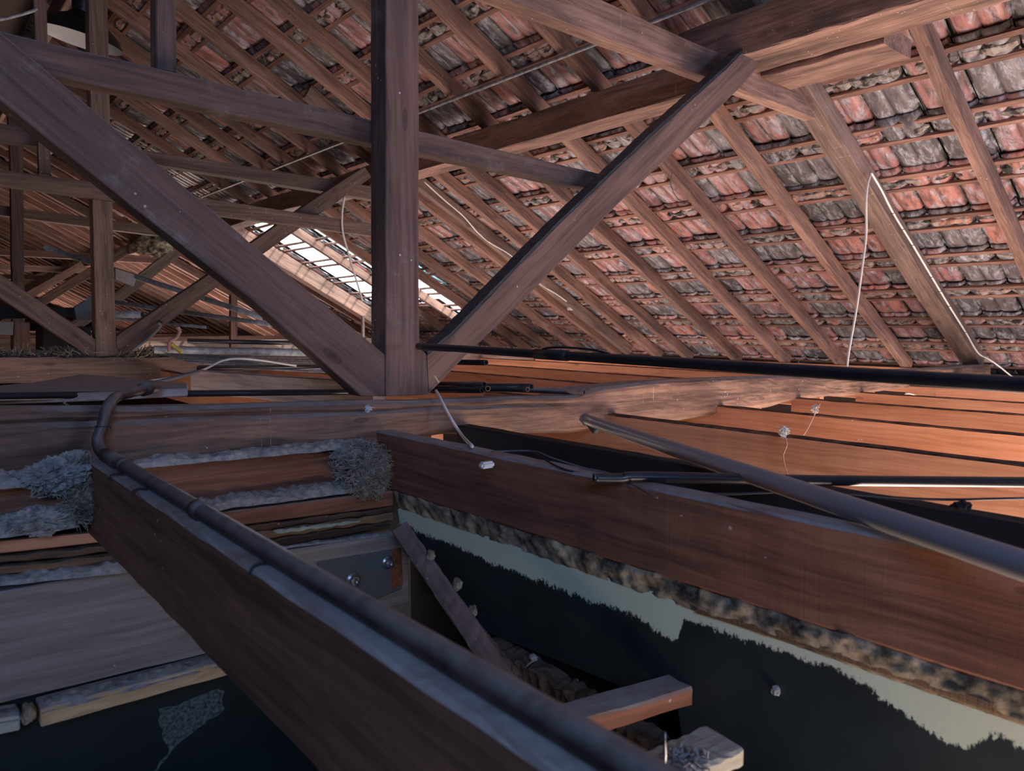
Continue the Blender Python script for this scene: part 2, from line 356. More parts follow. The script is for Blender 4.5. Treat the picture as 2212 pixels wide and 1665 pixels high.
def tube(name, P, r, mat, parent=None, k=6, sides=14, smooth=True, hollow=False, wob=0, seglen=None):
    pts = catmull(P, k) if k > 1 else [Vector(p) for p in P]
    if seglen:
        o2 = []
        for a, b in zip(pts, pts[1:]):
            n = max(1, int((b - a).length / seglen)); o2 += [a.lerp(b, i / n) for i in range(n)]
        pts = o2 + [pts[-1]]
    Mw = frame(pts[0], pts[-1] - pts[0]); inv = Mw.inverted(); pts = [inv @ p for p in pts]
    if wob: pts = [p + Vector([random.uniform(-wob, wob) for _ in range(3)]) for p in pts]
    vs, fs = [], []; nrm = None; rr = r if callable(r) else (lambda t: r)
    m = len(pts)
    for i, p in enumerate(pts):
        t = (pts[min(i + 1, m - 1)] - pts[max(i - 1, 0)]).normalized()
        if nrm is None: nrm = t.orthogonal().normalized()
        nrm = (nrm - t * nrm.dot(t)).normalized(); bi = t.cross(nrm)
        for s in range(sides):
            a = 2 * pi * s / sides; vs.append(p + (nrm * cos(a) + bi * sin(a)) * rr(i / (m - 1)))
    for i in range(m - 1):
        for s in range(sides):
            a = i * sides + s; b = i * sides + (s + 1) % sides; fs.append((a, b, b + sides, a + sides))
    fm = [0] * len(fs)
    if hollow:   # open cut ends with a wall and a bore
        for end, i, sgn in ((0, 0, 1), (1, m - 1, -1)):
            base = len(vs); c = pts[i]; t = (pts[1] - pts[0]).normalized() if end == 0 else (pts[-2] - pts[-1]).normalized()
            for s in range(sides): vs.append(c + (Vector(vs[i * sides + s]) - c) * .76)
            for s in range(sides): vs.append(c + (Vector(vs[i * sides + s]) - c) * .76 + t * rr(end) * 5)
            for s in range(sides):
                s2 = (s + 1) % sides; a, b = i * sides + s, i * sides + s2
                fs.append((a, b, base + s2, base + s)); fm.append(1)
                fs.append((base + s, base + s2, base + sides + s2, base + sides + s)); fm.append(2)
            fs.append(tuple(base + sides + s for s in range(sides))); fm.append(2)
        return from_data(name, vs, fs, mat, Mw, parent, smooth, [M['fresh_end'], M['black']], fm)
    fs.append(tuple(range(sides - 1, -1, -1))); fs.append(tuple((m - 1) * sides + s for s in range(sides)))
    return from_data(name, vs, fs, mat, Mw, parent, smooth)
def box(name, c, d, mat, parent=None, rot=None, bev=.004):
    bm = bmesh.new(); bmesh.ops.create_cube(bm, size=1)
    for v in bm.verts: v.co = Vector((v.co.x * d[0], v.co.y * d[1], v.co.z * d[2]))
    bmesh.ops.bevel(bm, geom=bm.edges[:], offset=min(bev, min(d) * .3), segments=2, affect='EDGES')
    me = bpy.data.meshes.new(name); bm.to_mesh(me); bm.free(); me.materials.append(mat)
    Mw = Matrix.Translation(c) @ (rot.to_matrix().to_4x4() if rot is not None else Matrix.Identity(4))
    return put(bpy.data.objects.new(name, me), Mw, parent)
def lumps(name, centre, size, mat, parent=None, seed=0, amp=.35, sub=4, fine=.12):
    """rough lump of dust or rubble"""
    from mathutils import noise as nz
    bm = bmesh.new(); bmesh.ops.create_icosphere(bm, subdivisions=sub, radius=1)
    for v in bm.verts:
        p = v.co.copy()
        d = 1 + amp * nz.noise(p * 1.7 + Vector((seed * 3.1, 0, 0))) + fine * nz.noise(p * 9 + Vector((0, seed, 0))) + fine * .8 * nz.noise(p * 21 + Vector((0, seed, 4)))
        v.co = Vector((p.x * d * size[0], p.y * d * size[1], p.z * d * size[2]))
    me = bpy.data.meshes.new(name); bm.to_mesh(me); bm.free(); me.materials.append(mat)
    return put(bpy.data.objects.new(name, me), Matrix.Translation(centre), parent)
def dustbed(name, p0, p1, wd, ht, mat, parent=None, seed=0, nx=90, ny=10):
    """ragged bed of settled dust and fluff lying along p0-p1"""
    from mathutils import noise as nz
    p0 = Vector(p0); p1 = Vector(p1); L = (p1 - p0).length; Mw = frame(p0, p1 - p0); vs, fs = [], []
    for i in range(nx + 1):
        for j in range(ny + 1):
            x = i / nx * L; t = j / ny
            q = Vector((x * 30, t * wd * 30 + seed * 7, seed))
            h = (ht * (sin(pi * t) ** .5 if 0 < t < 1 else 0)) * (1 + .55 * nz.noise(q * .7) + .35 * nz.noise(q * 2.7)) * min(1, i / 3, (nx - i) / 3)
            e = .15 * wd * nz.noise(Vector((x * 22, seed * 3, 2)))
            vs.append((x, (t - .5) * wd + e * (1 if j in (0, 1) else .3), max(h, 0) if 0 < j < ny else -.001))
    for i in range(nx):
        for j in range(ny):
            a = i * (ny + 1) + j; fs.append((a, a + ny + 1, a + ny + 2, a + 1))
    return from_data(name, vs, fs, mat, Mw, parent)
def strands(name, centre, size, n, mat, parent=None, length=(.02, .05), r=.0006, hang=0, seed=1, shell=.75):
    """tangle of straw and fibres"""
    R = random.Random(seed); vs, fs = [], []
    for _ in range(n):
        d = Vector((R.gauss(0, 1), R.gauss(0, 1), R.gauss(0, 1))).normalized(); k = shell + (1.12 - shell) * R.random()
        p = Vector((d.x * size[0] * k, d.y * size[1] * k, d.z * size[2] * k))
        t = Vector((R.gauss(0, 1), R.gauss(0, 1), R.gauss(0, .6) - hang)).normalized(); L = R.uniform(*length)
        b = Vector((R.uniform(-1, 1), R.uniform(-1, 1), R.uniform(-1, 1))) * L * .4
        base = len(vs); o = t.orthogonal().normalized() * r; o2 = t.cross(o)
        m = 4
        for i in range(m + 1):
            s = i / m; c = p + t * (L * (s - .5)) + b * (4 * s * (1 - s) * .5)
            for q in (o, -o * .5 + o2 * .87, -o * .5 - o2 * .87): vs.append(c + q)
        for i in range(m):
            for k3 in range(3):
                a = base + i * 3 + k3; b2 = base + i * 3 + (k3 + 1) % 3; fs.append((a, b2, b2 + 3, a + 3))
    return from_data(name, vs, fs, mat, Matrix.Translation(centre), parent)

# ================================================================== SETTING: roof covering
PITCH_C = .3755; W_T = .214
RAFT_D = .092
U1 = U0 + RAFT_D / sin(SL) + .025 / sin(SL)     # plane of the tiles' undersides (above rafters and battens)
sd_ = Vector((cos(SL), 0, -sin(SL))); nd_ = Vector((sin(SL), 0, cos(SL)))
RB = Vector((U0, 0, 0))                          # rafters' undersides pass here
def rp(L, v, h=0):
    """point on the right slope: L metres down from the line above the lens, h above the rafters' undersides"""
    ux = L * cos(SL); return Vector((ux, v, rz(ux))) + nd_ * h
L_EDGE = 4.10 + 0.0
COURSES = list(range(-8, 8))                     # tile courses, 0 starts just under the edge at L_EDGE
V_LO, V_HI = -1.2, 30.0
holes = set(); glassy = set()
def cell_of(px, py):
    P = on_roof(px, py, U1 - .02); L = P.x / cos(SL); return math.floor((L - L_EDGE) / PITCH_C), math.floor((P.y - V_LO) / W_T)
def cells(La, Lb, va, vb):
    return {(c, k) for c in COURSES for k in range(int((V_HI - V_LO) / W_T)) if La <= L_EDGE + (c + .5) * PITCH_C <= Lb and va <= V_LO + (k + .5) * W_T <= vb}
holes |= cells(3.85, 5.75, 7.80, 8.62) | cells(3.75, 5.55, 7.22, 7.56) | cells(4.9, 5.8, 6.74, 7.05) | {cell_of(565, 418)}
glassy |= (cells(2.9, 3.5, 7.2, 7.75) | cells(5.3, 5.9, 7.6, 8.6) | cells(3.6, 5.3, 6.6, 6.8) | cells(3.4, 3.8, 7.9, 8.5)) - holes
glassy -= {g for g in glassy if random.random() < .25}
LAP = []
def tile_template(nx=21, ny=7):
    """underside of an interlocking clay tile: two long pans, a ridge between, side lap, rounded pan ends"""
    xs = np.linspace(0, 1, nx); V = []
    for j in range(ny):
        t = j / (ny - 1)
        for i, s in enumerate(xs):
            h = 0
            for c0, wd in ((.28, .19), (.70, .19)):
                a = abs(s - c0) / wd
                if a < 1: h -= .018 * (1 - a ** 4) ** .5 * (1 if .06 < t < .9 else (.3 if t <= .06 else max(0, 1 - ((t - .9) / .1) ** 2)) )
            h += .010 * math.exp(-((s - .49) / .03) ** 2)
            if s > .93: h += .014
            if s < .05: h -= .003
            V.append((t, s, h)); LAP.append(1. if (s < .08 or s > .93) else (.35 if abs(s - .49) < .04 else 0.))
    return np.array(V), nx, ny
TT, TNX, TNY = tile_template()
tv, tf, tone, tmat = [], [], [], []
gv, gf = [], []
nv_, nf_, ntone = [], [], []
TL = PITCH_C + .02
def add_tile(course, col, vs, fs, simple=False):
    L0 = L_EDGE + course * PITCH_C; v0 = V_LO + col * W_T
    jl, jv, jh = rng.normal(0, .005), rng.normal(0, .003), rng.normal(0, .003); rot = rng.normal(0, .012)
    base = len(vs)
    for t, s, h in TT:
        L = L0 - .02 + t * TL + jl + (s - .5) * W_T * rot * 3
        v = v0 + (1 - s) * W_T * .955 + jv + (t - .5) * rot * .2
        vs.append(rp(L, v, RAFT_D + .030 + h + jh + .016 * t))
    for j in range(TNY - 1):
        for i in range(TNX - 1):
            a = base + j * TNX + i; fs.append((a, a + 1, a + TNX + 1, a + TNX))
    return base
def add_nib(course, col):
    """thick broken lower lip of a tile showing between the two battens of a course"""
    if rng.random() < .04: return
    L0 = L_EDGE + course * PITCH_C + .074; v0 = V_LO + col * W_T + rng.normal(0, .006); w_ = W_T * rng.uniform(.86, 1.0)
    base = len(nv_); m = 9; ph = rng.random(4) * 6
    rad = .0235 + rng.normal(0, .003)
    for i in range(m + 1):
        s = i / m; r = rad * (1 + .22 * sin(s * 9 + ph[0]) + .18 * rng.normal()) * (.55 if i in (0, m) else 1)
        for k in range(6):
            a = 2 * pi * k / 6
            nv_.append(rp(L0 + cos(a) * r * 1.25 + .004 * sin(5 * s + ph[1]), v0 + s * w_, RAFT_D + .020 + sin(a) * r * .95))
    for i in range(m):
        for k in range(6):
            a = base + i * 6 + k; b = base + i * 6 + (k + 1) % 6; nf_.append((a, a + 6, b + 6, b))
    nf_.append(tuple(base + k for k in range(6))); nf_.append(tuple(base + m * 6 + k for k in range(5, -1, -1)))
    ntone.extend([rng.random()] * ((m + 1) * 6))
ncol = int((V_HI - V_LO) / W_T)
for c in COURSES:
    for k in range(ncol):
        if (c, k) in holes:
            continue
        if (c, k) in glassy:
            add_tile(c, k, gv, gf); continue
        add_tile(c, k, tv, tf)
        base_p = .49 + .12 * sin(k * .7 + c)
        tn = rng.uniform(.42, 1) if rng.random() < base_p else rng.uniform(0, .36)
        tone.extend([tn] * len(TT))
        if k * W_T + V_LO < 12: add_nib(c, k)
def attr(o, vals):
    a = o.data.attributes.new('tone', 'FLOAT', 'POINT'); a.data.foreach_set('value', np.array(vals, dtype=np.float32))
ceil_r = from_data('ceiling', tv, tf, M['tile'], smooth=True); attr(ceil_r, tone)
al = ceil_r.data.attributes.new('lap', 'FLOAT', 'POINT'); al.data.foreach_set('value', np.tile(np.array(LAP, dtype=np.float32), len(tone) // len(LAP)))
sol = ceil_r.modifiers.new('thickness', 'SOLIDIFY'); sol.thickness = .012; sol.offset = -1
props(ceil_r, 'sloping clay tile roof seen from underneath, pink and smoke-grey tiles', None, None, 'structure')
nib = from_data('ceiling_mortar', nv_, nf_, M['nib']); attr(nib, ntone); nib.parent = ceil_r
props(nib, 'crumbly grey mortar and broken tile lips')
if gv:
    gl = from_data('translucent_tile', gv, gf, M['glass_tile'], smooth=True); gl.parent = ceil_r
    props(gl, 'pale blue translucent roof tiles around the gap')
# light-tight outer skin over the near part of the slope (closes hairline gaps between tiles)
sk_v, sk_f = [], []
hole_L = [L_EDGE + c * PITCH_C for c, k in holes]; hole_v = [V_LO + k * W_T for c, k in holes]
for c in COURSES:
    k = 0
    while k < ncol:
        if (c, k) in holes or (c, k) in glassy: k += 1; continue
        k2 = k
        while k2 < ncol and (c, k2) not in holes and (c, k2) not in glassy: k2 += 1
        b = len(sk_v); La = L_EDGE + c * PITCH_C - .01; Lb = La + PITCH_C + .02
        va, vb = V_LO + k * W_T, V_LO + k2 * W_T
        for L, v in ((La, va), (La, vb), (Lb, vb), (Lb, va)): sk_v.append(rp(L, v, RAFT_D + .085))
        sk_f.append((b, b + 1, b + 2, b + 3)); k = k2
sk = from_data('ceiling_light_skin', sk_v, sk_f, M['shell']); sk.parent = ceil_r

# left slope, gables, ground: closes the attic around the lens
UR = 1.05; ZR = rz(UR) + .14
lv = []
for v in (V_LO - 2.4, V_HI):
    lv += [(UR - .02, v, ZR + .02), (-4.6, v, ZR - (UR + 4.6) * TS)]
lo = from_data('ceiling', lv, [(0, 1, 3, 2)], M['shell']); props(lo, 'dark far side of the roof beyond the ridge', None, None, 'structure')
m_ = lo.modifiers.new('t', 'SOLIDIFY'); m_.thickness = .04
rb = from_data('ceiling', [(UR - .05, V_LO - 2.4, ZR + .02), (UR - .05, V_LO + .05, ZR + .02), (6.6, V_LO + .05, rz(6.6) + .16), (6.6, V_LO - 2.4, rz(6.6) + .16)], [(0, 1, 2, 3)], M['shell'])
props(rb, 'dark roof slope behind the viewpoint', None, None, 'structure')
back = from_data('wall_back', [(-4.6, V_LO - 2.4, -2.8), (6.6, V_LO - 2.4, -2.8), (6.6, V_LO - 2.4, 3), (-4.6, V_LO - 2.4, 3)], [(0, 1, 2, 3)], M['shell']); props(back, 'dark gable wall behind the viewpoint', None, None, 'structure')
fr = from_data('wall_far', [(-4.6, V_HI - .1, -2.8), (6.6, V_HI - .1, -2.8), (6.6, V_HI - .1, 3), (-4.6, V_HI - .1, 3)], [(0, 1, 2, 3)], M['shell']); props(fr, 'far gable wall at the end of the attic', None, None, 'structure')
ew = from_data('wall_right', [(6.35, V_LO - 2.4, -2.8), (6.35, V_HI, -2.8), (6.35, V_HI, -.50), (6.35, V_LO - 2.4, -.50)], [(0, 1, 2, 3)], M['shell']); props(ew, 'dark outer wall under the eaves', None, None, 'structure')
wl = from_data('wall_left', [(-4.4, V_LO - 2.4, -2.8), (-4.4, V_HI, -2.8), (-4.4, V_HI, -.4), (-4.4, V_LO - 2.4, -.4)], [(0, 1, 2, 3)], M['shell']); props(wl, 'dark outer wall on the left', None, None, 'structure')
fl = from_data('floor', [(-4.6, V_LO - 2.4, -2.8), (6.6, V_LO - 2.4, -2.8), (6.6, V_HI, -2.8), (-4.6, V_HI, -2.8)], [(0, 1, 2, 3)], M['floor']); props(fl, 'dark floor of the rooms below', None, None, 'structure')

# ------------------------------------------------------------------ battens, two per course
ordn = ['first', 'second', 'third', 'fourth', 'fifth', 'sixth', 'seventh', 'eighth', 'ninth', 'tenth', 'eleventh', 'twelfth', 'thirteenth', 'fourteenth', 'fifteenth', 'sixteenth', 'seventeenth', 'eighteenth', 'nineteenth', 'twentieth']
vis = [c for c in COURSES if c > -8]
for c in vis:
    n_up = max(vis) - c
    for q, (dl, which) in enumerate(((.020, 'upper'), (.130, 'lower'))):
        L = L_EDGE + c * PITCH_C + dl
        o = beam('tile_batten', rp(L, V_LO, RAFT_D + .008), rp(L, V_HI - .2, RAFT_D + .008), .028, .018, M['batten'], up=nd_, rough=.0018, seg=.35, cham=.002)
        props(o, '%s thin wooden batten of the %s tile row up from the eaves' % (which, ordn[n_up]), 'batten', 'battens under the roof tiles')

# ------------------------------------------------------------------ common rafters
rv = [.70, 1.19, 2.215, 2.72, 3.19, 3.67, 4.21, 4.56, 5.07, 5.62, 6.10, 6.52, 7.03, 7.60, 8.35]
while rv[-1] < 29: rv.append(rv[-1] + random.uniform(.48, .53))
TR_P = [1.70, 4.80, 8.80, 12.0, 15.1, 18.2, 21.3, 24.4, 27.5]
k_ = 0; far_n = 0; T3_V = 8.8
for v in rv:
    if abs(v - 8.35) < .01: continue
    if any(abs(v - t) < .17 for t in TR_P if t > 6): v += .2
    wd = random.uniform(.046, .056)
    if v < 1.1: lab = 'reddish rafter above the viewpoint at the right edge'
    elif v < 2: lab = 'reddish rafter at far right, right of the wide rafter carrying the white cable'
    else:
        k_ += 1
        if k_ <= 16: lab = 'reddish-brown common rafter, %s to the left of the wide rafter carrying the white cable' % ordn[k_ - 1]
        elif k_ <= 20: lab = 'weathered common rafter near the gap in the tiles, %s left of the wide cable rafter' % ordn[k_ - 1]
        elif v > T3_V + .1 and far_n < 20: far_n += 1; lab = 'far thin rafter in the dense rows at left, %s past the third truss' % ordn[far_n - 1]
        elif v > T3_V + .1: lab = 'tiny last rafters at the vanishing far end of the roof at left'
        else: lab = 'weathered rafter just before the third truss at the bright gap, %s left of the wide cable rafter' % ('number %d' % k_)
    u_end = 5.86 if v < 5 else 5.84
    o = beam('roof_rafter', rp(1.25, v, RAFT_D / 2), rp(u_end / cos(SL), v + random.uniform(-.015, .015), RAFT_D / 2), wd, RAFT_D, M['rafter'], up=nd_, rough=.002, seg=.12)
    props(o, lab, 'rafter', 'common rafters' if v < 16 else 'far common rafters')

# ridge board
o = beam('ridge_board', (UR, V_LO, rz(UR) - .02), (UR, V_HI - .2, rz(UR) - .02), .04, .16, M['purlin'], seg=.4); props(o, 'ridge board at the top of the roof', 'ridge board')
# wall plate under the rafter feet
o = beam('wall_plate', (5.955, V_LO, -.435), (5.955, V_HI - .2, -.435), .14, .17, M['black'], seg=.4); props(o, 'dark wall plate under the rafter feet along the eaves', 'wall plate')

# ------------------------------------------------------------------ purlin under the rafters
o = beam('purlin', (2.885, 1.98, 1.105), (2.885, V_HI - .2, 1.105), .17, .15, M['purlin'], seg=.2, rough=.003); props(o, 'long heavy purlin running away left under the rafters', 'purlin')
pp = [(1.72, 1), (0.3, 1)]
t = thing('purlin', (2.72, 1.6, 1.15), 'nearer purlin length at top right above the slanting strut', 'purlin')
beam('main_timber', (2.735, 1.96, 1.145), (2.745, -.3, 1.145), .23, .17, M['purlin'], t, rough=.003)
beam('under_piece', (2.992, 1.72, 1.075), (2.992, 1.22, 1.075), .25, .075, M['purlin'], t, rough=.002)

# ------------------------------------------------------------------ near truss
T1 = thing('roof_truss', (1.06, 1.70, -.19), 'near king-post truss with dark slanting struts in the foreground', 'roof truss')
VF = 1.65
D = lambda d: (0, d, 0)
slab('king_post', pv([(833, -700), (905, -700), (905, 500), (907, 750), (921, 765), (926, 852), (833, 856)], VF), D(.075), M['truss'], T1, along=(0, 0, 1))
slab('strut', pv([(-420, -280), (0, 69), (174, 215), (600, 574), (832, 766), (832, 856), (781, 856), (542, 645), (470, 590), (235, 405), (0, 217), (-420, -130)], VF + .002), D(.062), M['truss'], T1, along=on_v(832, 766, VF) - on_v(0, 69, VF))
slab('strut', pv([(921, 768), (978, 722), (1091, 604), (1206, 485), (1412, 289), (1567, 150), (1647, 69), (1647, 112), (1629, 156), (1593, 195), (1466, 318), (1322, 454), (1170, 609), (1040, 736), (968, 808), (926, 851)], VF + .002), D(.062), M['strut_top'], T1, along=on_v(1647, 69, VF) - on_v(978, 722, VF), jit=.0018)
_e = [(925, 765), (978, 722), (1091, 604), (1206, 485), (1412, 289), (1567, 150), (1640, 76)]
slab('sooty_edge', pv(_e + [(x - 3, y - 4) for x, y in reversed(_e)], VF + .004), D(.058), M['pitch'], T1, along=on_v(1647, 69, VF) - on_v(978, 722, VF), jit=.0012, seg=.02, bev=0)
slab('collar_beam', pv([(-320, -9), (1310, 379), (1296, 412), (-320, 74)], 1.735), D(.05), M['truss'], T1, along=on_v(1295, 375, 1.735) - on_v(0, 67, 1.735))
slab('upper_collar', pv([(600, -340), (1297, -2), (1500, 92), (1700, 172), (1748, 197), (1774, 260), (1500, 156), (1091, 0), (700, -148), (600, -186)], 1.735), D(.062), M['purlin'], T1, along=on_v(1500, 156, 1.735) - on_v(1091, 0, 1.735))
slab('hanger', pv([(337, -300), (380, -300), (382, 158), (338, 148)], 1.80), D(.05), M['truss'], T1, along=(0, 0, 1))
# principal rafter carried by the truss
beam('principal_rafter', rp(2.98, 1.745, .035), rp(5.74 / cos(SL), 1.745, .035), .115, .10, M['truss_far'], T1, up=nd_, rough=.002)
# tie beam: long, a little crooked, with a drying split along its face
TIE = [(-420, 889, 1107), (0, 880, 1062), (300, 879, 1008), (560, 874, 985), (830, 866, 962), (960, 865, 940), (1110, 857, 938), (1245, 855, 935), (1290, 838, 931), (1430, 822, 916), (1546, 816, 897), (1665, 812, 880), (1730, 811, 862), (1850, 805, 853), (1900, 801, 846), (2060, 793, 828), (2140, 786, 822)]
def tie_beam():
    from mathutils import noise as nz
    cols = []
    P = [(on_v(x, a, 1.62), on_v(x, b, 1.62)) for x, a, b in TIE]
    fine = []
    for (a0, b0), (a1, b1) in zip(P, P[1:]):
        n = max(1, int((a1 - a0).length / .03))
        for i in range(n): fine.append((a0.lerp(a1, i / n), b0.lerp(b1, i / n)))
    fine.append(P[-1])
    vs, fs = [], []; nz_ = 14
    for a, b in fine:
        for j in range(nz_ + 1):
            s = j / nz_; p = a.lerp(b, s); q = Vector((p.x * 5, 0, p.z * 30))
            rnd = -.018 * (1 - min(1, min(s, 1 - s) / .12)) ** 2
            split = 0
            cz = .30 + .08 * nz.noise(Vector((p.x * 2, 3, 0)))
            if p.x < 1.75 and abs(s - cz + .08) < .03: split = .014 * min(1, (1.75 - p.x) * 4)
            p = p + Vector((0, .005 * nz.noise(q * .6) + .003 * nz.noise(q * 4) - rnd + split, .004 * nz.noise(q * 1.3)))
            vs.append(p)
        vs.append(Vector((a.x, 1.81, a.z - .012))); vs.append(Vector((b.x, 1.80, b.z + .01)))
    R = nz_ + 3
    order = list(range(nz_ + 1)) + [nz_ + 2, nz_ + 1]
    for i in range(len(fine) - 1):
        for k in range(R):
            a, b = order[k], order[(k + 1) % R]
            fs.append((i * R + a, i * R + b, (i + 1) * R + b, (i + 1) * R + a))
    fs.append(tuple(order)); fs.append(tuple((len(fine) - 1) * R + k for k in reversed(order)))
    Mw = frame(P[0][0], P[-1][0] - P[0][0]); inv = Mw.inverted()
    o = from_data('tie_beam', [inv @ v for v in vs], fs, M['tie'], Mw, T1)
    bm = bmesh.new(); bm.from_mesh(o.data); bmesh.ops.recalc_face_normals(bm, faces=bm.faces); bm.to_mesh(o.data); bm.free()
tie_beam()

# ------------------------------------------------------------------ second truss
T2V = 4.76
T2 = thing('roof_truss', (.98, T2V + .05, -.19), 'middle king-post truss standing behind the near one, left of its post', 'roof truss')
slab('king_post', pv([(189, -110), (231, -110), (236, 200), (247, 600), (251, 752), (266, 767), (208, 771), (199, 400)], T2V), D(.10), M['truss_far'], T2, along=(0, 0, 1))
slab('strut', pv([(251, 727), (448, 595), (542, 525), (689, 423), (788, 360), (803, 382), (730, 435), (569, 548), (474, 616), (284, 755), (264, 768), (251, 768)], T2V + .01), D(.08), M['truss_far'], T2)
slab('strut', pv([(-250, 430), (0, 591), (209, 735), (209, 771), (195, 771), (0, 642), (-250, 482)], T2V + .01), D(.08), M['truss_far'], T2)
slab('upper_collar', pv([(-250, 224), (0, 266), (300, 322), (725, 389), (905, 420), (905, 447), (696, 413), (341, 355), (0, 303), (-250, 264)], T2V + .11), D(.09), M['truss_far'], T2, along=(1, 0, 0))
slab('collar_beam', pv([(-250, 337), (0, 370), (195, 396), (445, 432), (820, 488), (820, 514), (474, 469), (195, 430), (0, 404), (-250, 371)], T2V + .0), D(-.05), M['truss_far'], T2, along=(1, 0, 0))
slab('hanger', pv([(70, -110), (98, -110), (110, 378), (84, 374)], T2V + .02), D(.05), M['truss_far'], T2, along=(0, 0, 1))
beam('principal_rafter', rp(2.6, T2V + .10, .035), rp(5.74 / cos(SL), T2V + .10, .035), .06, .10, M['truss_far'], T2, up=nd_)
slab('tie_beam', pv([(-250, 772), (0, 772), (430, 772), (760, 765), (1240, 757), (1240, 785), (760, 800), (430, 822), (0, 828), (-250, 832)], T2V - .02), D(.14), M['truss_far'], T2, along=(1, 0, 0), jit=.003)

# third truss
T3V = 8.72
T3 = thing('roof_truss', (1.0, T3V, -.2), 'third truss at far left behind the middle truss, with thin dark post', 'roof truss')
slab('king_post', pv([(10, 150), (36, 150), (50, 310), (54, 720), (28, 720), (22, 310)], T3V), D(.12), M['truss_far'], T3, along=(0, 0, 1))
slab('upper_collar', pv([(-120, 427), (50, 450), (308, 484), (430, 501), (430, 523), (341, 509), (50, 471), (-120, 449)], T3V + .12), D(.10), M['truss_far'], T3, along=(1, 0, 0))
slab('strut', pv([(60, 758), (249, 632), (367, 541), (378, 539), (392, 551), (262, 652), (80, 772)], T3V + .01), D(.10), M['truss_far'], T3)
beam('principal_rafter', rp(3.2, T3V + .02, .0), rp(5.74 / cos(SL), T3V + .02, .0), .16, .17, M['rafter'], T3, up=nd_)
slab('tie_beam', [(-2.5, T3V - .02, -.19), (5.8, T3V - .02, -.19), (5.8, T3V - .02, -.33), (-2.5, T3V - .02, -.33)], D(.14), M['truss_far'], T3, along=(1, 0, 0))
for i, tvv in enumerate(TR_P[3:8]):
    t = thing('roof_truss', (1.0, tvv, -.2), 'distant truss lost among the far rafter rows, %s behind the third truss' % ordn[i], 'roof truss')
    beam('king_post', (1.0, tvv, -.19), (1.0, tvv, 2.15), .10, .08, M['truss_far'], t, seg=.3)
    beam('strut', (1.05, tvv, -.12), (2.77, tvv, 1.08), .08, .12, M['truss_far'], t, seg=.3)
    beam('strut', (.95, tvv, -.12), (-.8, tvv, 1.08), .08, .12, M['truss_far'], t, seg=.3)
    beam('tie_beam', (-2.5, tvv, -.26), (5.8, tvv, -.26), .14, .14, M['truss_far'], t, seg=.3)
    beam('collar_beam', (-.6, tvv + .1, .98), (3.3, tvv + .1, .98), .08, .10, M['truss_far'], t, seg=.3)
    beam('principal_rafter', rp(1.3, tvv, .02), rp(5.74 / cos(SL), tvv, .02), .11, .12, M['truss_far'], t, up=nd_, seg=.3)

# ------------------------------------------------------------------ ceiling joists
def joist(u, v0, v1, top, ht, wd, mat, label, group, u2=None, top2=None):
    o = beam('ceiling_joist', (u + wd / 2, v0, top - ht / 2), ((u2 if u2 is not None else u) + wd / 2, v1, (top2 if top2 is not None else top) - ht / 2), wd, ht, mat, rough=.0009, seg=.05)
    return props(o, label, 'joist', group)
JG = 'ceiling joists hung from the near tie beam'
joist(.277, -.35, 1.615, -.256, .150, .045, M['joist'], 'dark red-brown joist at lower left with the rusty pipe running along it', JG)
joist(.926, -.6, 1.60, -.262, .140, .045, M['joist'], 'long dark brown joist above the pale green wall edge, white cap on it', JG, top2=-.266)
joist(1.19, -.6, 1.615, -.276, .17, .045, M['black'], 'black joist directly behind the long brown one, carrying the short black pipe', JG, top2=-.28)  # joist coloured black for the shade it stands in
for i, (u, zt, lab) in enumerate([(1.80, -.30, 'largest bright orange joist, in front of the other orange joists at right'), (2.44, -.318, 'second orange joist, just behind the largest orange one'),
                             (3.06, -.325, 'third orange joist behind the largest at right'), (3.70, -.338, 'fourth orange joist behind the largest at right'),
                             (4.32, -.34, 'fifth orange joist, a thin strip far right under the black pipe'), (4.95, -.34, 'farthest orange joist of the near row below the eaves')]):
    joist(u + .05, -.9, 2.35 if i < 2 else 1.64, zt + .004, .19, .045, M['joist_orange'], lab, JG, u2=u, top2=zt)
for i, u in enumerate([1.25, 1.86, 2.51, 3.09, 3.71, 4.33, 4.95]):
    joist(u, 1.83, 4.72, -.275, .16, .045, M['joist_orange'], 'orange joist beyond the near tie beam, %s counting from the king post' % ordn[i], 'ceiling joists beyond the near tie beam')
for i, u in enumerate([-.35, .25, .85, 1.47, 2.09, 2.71, 3.33, 3.95, 4.57, 5.2]):
    joist(u, 4.9, 8.66, -.27, .14, .045, M['joist_orange'], 'distant joist past the middle truss, %s from the left' % ordn[i], 'ceiling joists past the middle truss')

# ------------------------------------------------------------------ lower left: what hangs below the tie beam
def ledge(name, poly, v, d, mat, label, cat, group=None, **k):
    o = slab(name, pv(poly, v), D(d), mat, along=(1, 0, 0), **k); return props(o, label, cat, group)
ledge('board', [(268, 1012), (735, 968), (790, 962), (790, 1048), (430, 1088), (268, 1104)], 1.60, .05, M['joist'], 'dark red board just below the tie beam between pipe and nest', 'board')
ledge('board', [(-250, 1062), (150, 1045), (175, 1108), (-250, 1140)], 1.60, .05, M['joist'], 'short dark red board at left edge below the dust clumps', 'board')
ledge('batten_strip', [(380, 1118), (850, 1060), (850, 1092), (440, 1146)], 1.575, .045, M['joist'], 'reddish strip below the upper dust ledge right of the pipe', 'batten')
ledge('batten_strip', [(-250, 1190), (225, 1146), (228, 1170), (-250, 1222)], 1.575, .045, M['joist_orange'], 'orange-red strip at the left edge under the dust', 'batten')
